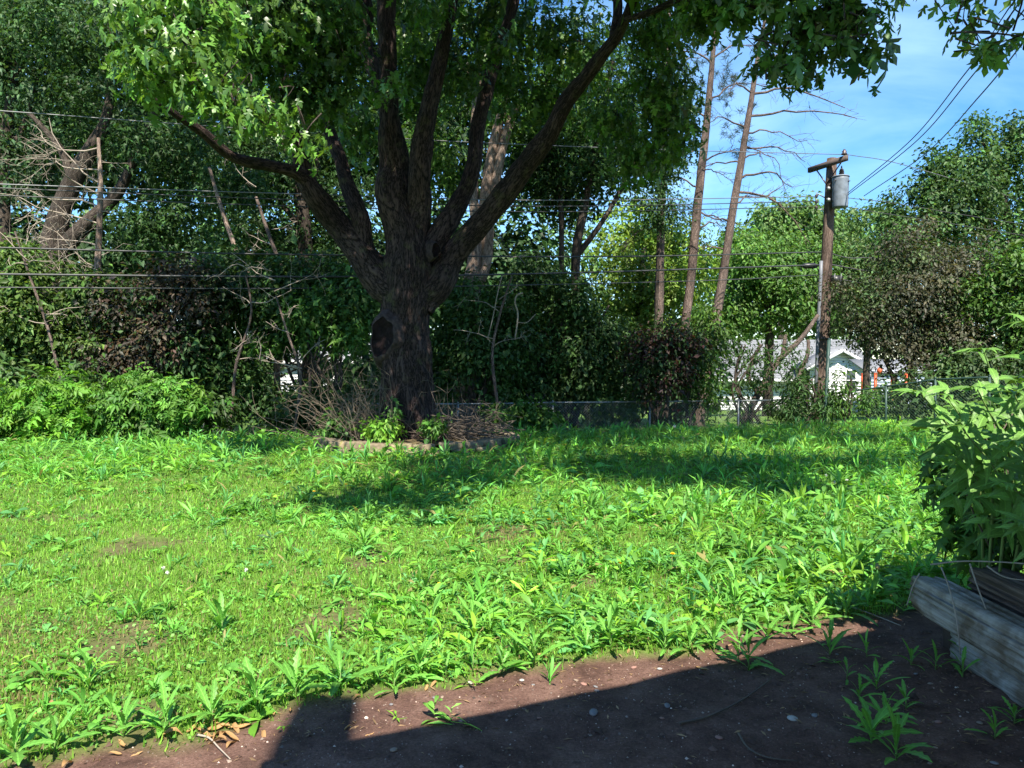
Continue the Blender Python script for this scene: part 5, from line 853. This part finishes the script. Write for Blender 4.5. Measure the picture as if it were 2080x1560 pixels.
def pebble(px, py, r, c, label, group=None):
    w = on(px, py); o = ob('pebble', random.choice(PM[c])); o.location = w + np.array([0, 0, r * .25]); o.rotation_euler = (random.uniform(-.2, .2), random.uniform(-.2, .2), random.uniform(0, 6)); o.scale = (r, r, r * .6); tag(o, label, 'pebble', group)
pebble(1610, 1462, .024, 3, 'largest white stone on the shaded dirt'); pebble(1205, 1450, .026, 0, 'flat grey stone just inside the house shadow'); pebble(1186, 1391, .016, 2, 'round pinkish pebble on the sunlit dirt right of centre'); pebble(1287, 1357, .015, 2, 'reddish pebble on the sunlit dirt near the lawn edge')
for px, py in ((898, 1417), (877, 1434), (1083, 1392), (882, 1418), (1213, 1404), (1210, 1396), (955, 1388), (1060, 1383), (1340, 1360), (1170, 1383), (795, 1432), (720, 1430)): pebble(px, py, random.uniform(.008, .016), random.choice((1, 3, 0)), 'small pale pebble on the sunlit strip of dirt', 'pebbles on sunlit dirt')
for px, py in ((800, 1525), (1200, 1495), (1460, 1500), (1345, 1460), (1355, 1435), (1095, 1460), (1700, 1330), (1860, 1370), (1780, 1375), (1905, 1468), (1990, 1470), (1900, 1520), (2020, 1552), (1890, 1390), (1655, 1455)): pebble(px, py, random.uniform(.009, .018), random.choice((0, 0, 1, 3, 2)), 'small dull pebble on the shaded dirt', 'pebbles on shaded dirt')
x, y = RNG.uniform(-2.2, 2.2, 5200), RNG.uniform(2.4, 4.6, 5200); kp = dirtmask(x, y) > .5; x, y = x[kp], y[kp]; n = len(x)
pv = np.array([(1, 0, 0), (0, 1, 0), (-1, 0, 0), (0, -1, 0), (0, 0, .9)]); V, Fc, C = scatter((pv, np.array([[0, 1, 4], [1, 2, 4], [2, 3, 4], [3, 0, 4]])), np.stack([x, y, gz(x, y) - .0005], 1), yawpitch(RNG.uniform(0, 6, n), RNG.normal(0, .3, n), RNG.normal(0, .3, n)), np.exp(RNG.normal(math.log(.0028), .45, n)), np.array([.22, .17, .14]) * np.exp(RNG.normal(0, .5, (n, 1))))
tag(ob('soil_grit', mesh_np('soil_grit', V, Fc, leaf_mat('grit', 0, .9, .2), C)), 'fine grit scattered over the bare dirt', 'grit', kind='stuff')
x, y = RNG.uniform(-2.4, 2.4, 4200), RNG.uniform(2.3, 4.8, 4200); kp = dirtmask(x, y) > .3; x, y = x[kp], y[kp]; n = len(x)
V, Fc, C = scatter((pv * np.array([1, .8, .8]), np.array([[0, 1, 4], [1, 2, 4], [2, 3, 4], [3, 0, 4]])), np.stack([x, y, gz(x, y) - .001], 1), yawpitch(RNG.uniform(0, 6, n), RNG.normal(0, .3, n), RNG.normal(0, .3, n)), np.exp(RNG.normal(math.log(.0065), .55, n)), np.array([.12, .074, .058]) * np.exp(RNG.normal(0, .25, (n, 1))))
x, y = RNG.uniform(-2.6, 2.6, 3600), RNG.uniform(2.3, 5.2, 3600); kp = (dirtmask(x, y) > .15) & (RNG.random(3600) < .22 + 1.2 * sst(-.2, .7, y - (3.1 + .44 * x)) + .7 * (x > 1.2)); x, y = x[kp], y[kp]; n = len(x)
li = scatter(proto_oval(.09, .02, .05), np.stack([x, y, gz(x, y) + .003], 1), yawpitch(RNG.uniform(0, 6.3, n), RNG.normal(0, .12, n), RNG.normal(0, .4, n)), RNG.uniform(.012, .055, n), np.array([.24, .155, .085]) * np.exp(RNG.normal(0, .35, (n, 1))))
V, Fc, C = join([(V, Fc, C), li]); tag(ob('soil_litter', mesh_np('soil_litter', V, Fc, DRYLEAF, C)), 'crumbs of soil and bits of straw strewn over the bare dirt', 'litter', kind='stuff')
def dry_mesh(seed):
    p, f = weed_leaf(7, .08, .17, .25, .35, seed); p[:, 2] += .12 * np.sin(p[:, 0] * 5 + seed) + .5 * np.abs(p[:, 1]); return mesh_np('dry_leaf', p, f, DRYLEAF, np.repeat(np.array([[.42, .25, .11]]) * (.8 + .1 * (seed % 4)), len(p), 0), smooth=True)
DM = [dry_mesh(s) for s in range(5)]
def dry(px, py, s, label, group): w = on(px, py); o = ob('dry_leaf', random.choice(DM)); o.location = w + np.array([0, 0, .004]); o.rotation_euler = (random.uniform(-.3, .3), random.uniform(-.2, .2), random.uniform(0, 6.3)); o.scale = (s, s, s); tag(o, label, 'dry leaf', group)
for _ in range(24): dry(435 + random.gauss(0, 45), 1488 + random.gauss(0, 16), random.uniform(.06, .105), 'orange-tan dry leaf in the litter heap on the dirt edge, lower left', 'dry leaves heaped at the dirt edge')
for px, py in ((870, 1392), (890, 1388), (940, 1378), (1100, 1335), (1110, 1338), (1280, 1320), (735, 1415), (1300, 1318), (720, 1480), (760, 1490), (590, 1440), (640, 1415), (560, 1450), (150, 1545), (220, 1535), (290, 1530), (240, 1510), (1440, 1365), (75, 1450), (90, 1430)): dry(px, py, random.uniform(.04, .08), 'single tan dry leaf lying along the edge of the dirt', 'stray dry leaves along the dirt edge')
def gtwig(label, pts, r=.004, m_=TWIG): c = [on(*p) + np.array([0, 0, .012]) for p in pts]; mb = MB(); mb.tube(spline(c, 24), np.linspace(r, r * .5, 24), 5); tag(ob('twig', mb.mesh('twig', m_, True)), label, 'twig')
gtwig('long curved dark twig on the shaded dirt', [(1380, 1475), (1440, 1460), (1510, 1425), (1565, 1385)], .006); gtwig('pale bent twig on the sunlit dirt at the lower left', [(400, 1498), (425, 1505), (445, 1525), (468, 1548)], .005, TWIGP); gtwig('thin branched root on the shaded dirt near the bottom', [(1500, 1495), (1520, 1525), (1560, 1545), (1620, 1552)], .005)
gtwig('dry stalk lying by the end of the upper timber', [(1700, 1228), (1760, 1250), (1830, 1275)], .005, TWIGP)
#@@BED
# ------------------------------------------------------------------ weathered timber bed at the right
bed = thing('timber_bed', 'raised bed edge of stacked weathered grey timbers at the lower right', 'raised bed', (2.3, 3.5, gz1(2.3, 3.5)))
def timber(y0, y1, x0, x1, z0, z1, seed, m_, rough=.008, skew=0.0):
    n = 96; a = np.linspace(0, 2 * np.pi, n, endpoint=False); e = 6.0; cx, sx_ = np.cos(a), np.sin(a); k = (np.abs(cx) ** e + np.abs(sx_) ** e) ** (-1 / e); prof = np.stack([cx * k, sx_ * k], 1) * np.array([(x1 - x0) / 2, (z1 - z0) / 2]); L_ = 44; V = []; ys_ = np.linspace(0, 1, L_)
    for f in ys_:
        g = np.stack([np.cos(a) * 9, np.sin(a) * 9, np.full(n, f * 1.2)], 1); d = (vn(g, seed) - .5) * 1.2 + (vn(g * 2.7, seed + 1) - .5) * .8; crack = -2.2 * sst(.72, .8, vn(g * np.array([.9, .9, 1.2]) + 3, seed + 5)); d = (d + crack) * rough; en = 1 - .10 * sst(.93, 1, f) ** 2 - .0; p = prof * en * (1 + d / np.linalg.norm(prof, axis=1))[:, None]
        yy = y0 + (y1 - y0) * f + (.035 * (vn(g * .6 + 9, seed + 7) - .5) if f > .96 else 0); V.append(np.stack([(x0 + x1) / 2 + skew * f + p[:, 0], np.full(n, 0) + yy, (z0 + z1) / 2 + p[:, 1]], 1))
    V = np.concatenate(V + [np.array([[(x0 + x1) / 2 + skew, y1 - .01, (z0 + z1) / 2], [(x0 + x1) / 2, y0, (z0 + z1) / 2]])]); j = np.arange(n); Q = np.concatenate([np.stack([i * n + j, i * n + (j + 1) % n, (i + 1) * n + (j + 1) % n, (i + 1) * n + j], 1) for i in range(L_ - 1)] + [np.stack([(L_ - 1) * n + j, (L_ - 1) * n + (j + 1) % n, np.full(n, L_ * n), np.full(n, L_ * n)], 1), np.stack([(j + 1) % n, j, np.full(n, L_ * n + 1), np.full(n, L_ * n + 1)], 1)])
    per = 2 * ((x1 - x0) + (z1 - z0)); uv = np.concatenate([np.stack([a / 6.283 * per, np.full(n, f * (y1 - y0))], 1) for f in ys_] + [np.zeros((2, 2))]); m2 = MB(); m2.add(V, Q, uv); return m2.obj('timber', m_, bed, True)
timber(1.6, 3.86, 2.24, 2.40, -.02, .145, 5, TIMBER, .009)
timber(1.6, 4.18, 2.19, 2.37, .15, .335, 15, TIMBER, .012, .01)
timber(1.6, 3.98, 2.385, 2.62, .24, .435, 25, ROT, .02, .02)
MB().box((2.36, 3.98, .06), (.1, .09, .18), .2).obj('stake', ROT, bed)
xx, yy = np.meshgrid(np.linspace(2.5, 5, 14), np.linspace(.6, 4.1, 20)); zz = .30 + .05 * v2(xx, yy, 2, 61).reshape(xx.shape) - .25 * sst(3.8, 4.1, yy); ii = (np.arange(19)[:, None] * 14 + np.arange(13)[None]).ravel()
ob('bed_soil', mesh_np('bed_soil', np.stack([xx, yy, zz], -1).reshape(-1, 3) - np.array(bed.location), np.stack([ii, ii + 1, ii + 15, ii + 14], 1), SOIL, smooth=True, attr={'dirt': np.ones(280)}), bed)
# dry stalks lying over the timbers
for lb, c in (('long pale dry stalk lying along the top of the timbers', [P(1890, 1147, 3.9), P(1960, 1140, 3.8), P(2080, 1145, 3.6), P(2160, 1160, 3.4)]), ('pale dry stalk drooping down over both timbers', [P(1912, 1152, 3.75), P(1930, 1200, 3.68), P(1945, 1270, 3.60), P(1950, 1330, 3.58)]), ('short pale dry stalk over the middle of the upper timber', [P(1970, 1145, 3.7), P(1985, 1190, 3.62), P(2003, 1238, 3.56)]), ('bent dry stalk hooked over the worn end of the upper timber', [P(1868, 1165, 4.0), P(1855, 1190, 4.0), P(1842, 1230, 4.0)]), ('thin dry stalk crossing the dark rotten timber', [P(2005, 1150, 3.6), P(2040, 1172, 3.5), P(2090, 1180, 3.4)])):
    mb = MB(); mb.tube(spline(c, 16), np.linspace(.0045, .003, 16), 5); tag(ob('dry_stalk', mb.mesh('dry_stalk', TWIGP, True)), lb, 'stalk')
#@@NETTLE
# ------------------------------------------------------------------ tall nettle-like plants in the bed
def nettle_leaf(seed, w=.2, ns=13):
    rs = np.random.default_rng(seed); V = []; Fc = []
    for i in range(ns):
        a = i / (ns - 1); wd = w * math.sin(math.pi * min(1, a ** .75 * .97 + .03)) ** .9 * (1.15 - .35 * a); wd = max(wd, .004) if i < ns - 1 else 0.0; z = .12 * math.sin(a * 2.2) - .34 * a * a; u = wd * (1 if i % 2 else .80); s = -.028 if i % 2 else .0
        V += [(a + s, u, z + .22 * u), (a, u * .5, z + .16 * u + .006 * (i % 2)), (a, 0, z), (a, -u * .5, z + .16 * u + .006 * (i % 2)), (a + s, -u, z + .22 * u)]
    for i in range(ns - 1):
        for k in range(4): p = i * 5 + k; Fc += [[p, p + 1, p + 6], [p, p + 6, p + 5]]
    return np.array(V), np.array(Fc)
NC = np.array([.15, .31, .06])
NL = [leafmesh('leaf', nettle_leaf(s, w), NC * f, NETL, True) for s, w, f in ((1, .145, 1), (2, .125, .9), (3, .16, 1.1), (4, .135, .75))]
SMALLF = []
def nettle(label, path, leaves, lmax, seed):
    rs = random.Random(seed); p = spline(path, 26); t = thing('nettle_plant', label, 'plant', p[0]); MB().tube(p, np.linspace(.009, .003, 26), 6).obj('stem', STEM, t, True); tn = norm(np.gradient(p, axis=0)); yaw = rs.uniform(0, 3)
    for i in range(leaves):
        f = .42 + .58 * (i + 1) / leaves; k = min(25, int(f * 25)); yaw += 1.45; ax = tn[k]; a = np.cross(ax, [0, 1, .01]); a /= np.linalg.norm(a); b = np.cross(ax, a)
        for s in (0, math.pi):
            th_ = yaw + s + rs.gauss(0, .2); out = a * math.cos(th_) + b * math.sin(th_); L_ = lmax * rs.uniform(.7, 1.05) * (1.05 - .5 * max(0, f - .75) / .25) * (.75 + .25 * f); d = norm(out + ax * rs.uniform(-.05, .45) + np.array([0, 0, .1])); nr = norm(ax * .3 + np.array([.05, -.75, .6]) + np.array([rs.gauss(0, .2) for _ in range(3)])); R_ = frames(nr[None], d[None])[0]
            o = bpy.data.objects.new('leaf', rs.choice(NL)); COL.objects.link(o); o.parent = t; M = Matrix(R_.tolist()).to_4x4(); M.translation = Vector((p[k] + out * .02 - p[0]).tolist()); o.matrix_basis = M @ Matrix.Diagonal((L_, L_, L_, 1))
    for th_ in (0, 1.6, 3.1, 4.7):
        o = bpy.data.objects.new('leaf', rs.choice(NL)); COL.objects.link(o); o.parent = t; d = norm(tn[-1] * 1.2 + np.array([math.cos(th_), math.sin(th_), .2]) * .7); R_ = frames((np.array([0, 0, 1.0]) - tn[-1] * .2)[None], d[None])[0]; L_ = lmax * .5; M = Matrix(R_.tolist()).to_4x4(); M.translation = Vector((p[-1] - p[0]).tolist()); o.matrix_basis = M @ Matrix.Diagonal((L_, L_, L_, 1))
    return t
def npath(bx, by, tx, ty, D0, D1): a = P(bx, by, D0); b = P(tx, ty, D1); a[2] = min(a[2], .33); m_ = (a + b) / 2 + np.array([.10, 0, .12]); return [a, m_, b]
for k, (lb, q, n, l) in enumerate((
    ('tall nettle whose tip stands highest against the brown shrub', (2030, 1120, 1998, 712, 4.1, 3.7), 8, .21), ('nettle stem reaching farthest left over the lawn', (2000, 1120, 1872, 800, 4.1, 3.6), 7, .27), ('nettle with fresh tip just right of the stem reaching farthest left', (2010, 1125, 1925, 806, 4.0, 3.6), 7, .24),
    ('nettle with hanging toothed leaves in the middle of the clump', (2030, 1130, 1955, 870, 3.9, 3.5), 7, .25), ('large-leaved nettle entering at the right edge near the top', (2130, 1120, 2095, 660, 3.8, 3.2), 8, .27), ('nettle at the right edge below the large-leaved one', (2110, 1140, 2060, 800, 3.8, 3.4), 7, .26),
    ('shaded nettle low on the left side of the clump', (2010, 1135, 1935, 930, 4.1, 3.7), 6, .21), ('nettle crowding the middle of the right edge', (2100, 1140, 2070, 900, 3.7, 3.4), 7, .24), ('nettle behind the others near the top of the clump', (2060, 1110, 2030, 790, 4.6, 4.3), 8, .23), ('dark nettle low at the right edge above the rotten timber', (2090, 1150, 2050, 985, 3.7, 3.4), 6, .23), ('nettle bending out low over the end of the upper timber', (1990, 1140, 1915, 990, 4.2, 3.9), 6, .2), ('leafy nettle left of centre at mid height of the clump', (2005, 1130, 1900, 880, 4.2, 3.8), 8, .22), ('nettle drooping over the dark rotten timber', (2050, 1150, 2000, 1050, 3.9, 3.6), 6, .2), ('nettle with upright young tip in the middle of the clump', (2040, 1130, 1985, 790, 4.0, 3.6), 8, .22), ('nettle at the right edge just above the timbers', (2110, 1160, 2075, 1060, 3.6, 3.3), 6, .22), ('nettle in the back row above the middle of the clump', (2070, 1110, 1965, 830, 4.6, 4.4), 8, .22), ('nettle rising at the right behind the large-leaved one', (2150, 1110, 2130, 760, 4.4, 4.0), 8, .24))): nettle(lb, npath(*q), n, l, 100 + k)
nb = thing('leafy_bush', 'dense bush of smaller leaves filling the bed beneath the nettles', 'bush', P(2060, 1110, 4.2)); mb = MB()
for _ in range(26): a = P(2050 + random.uniform(-50, 60), 1125, 4.2 + random.uniform(-.4, .4)); mb.tube(spline([a, a + np.array([random.uniform(-.2, .1), random.uniform(-.1, .1), .3]), a + np.array([random.uniform(-.35, .2), random.uniform(-.1, .1), random.uniform(.5, .8)])], 7), np.linspace(.006, .003, 7), 5)
mb.obj('stems', TWIG, nb, True)
foliage('leaves', [(2040, 930, 4.3, 90, 90, .3), (2080, 1010, 4.1, 90, 80, .3), (1985, 900, 4.4, 50, 60, .2), (2000, 985, 4.3, 50, 60, .2), (2110, 860, 4.4, 80, 120, .3), (2060, 1080, 4.0, 60, 40, .2), (1960, 960, 4.4, 40, 80, .2), (2000, 1080, 4.2, 50, 40, .2)], 260, 9, .07, 'star', .10, (0.08, 0.185, 0.03), nb, seed=77, thin=.3, nsc=.3)
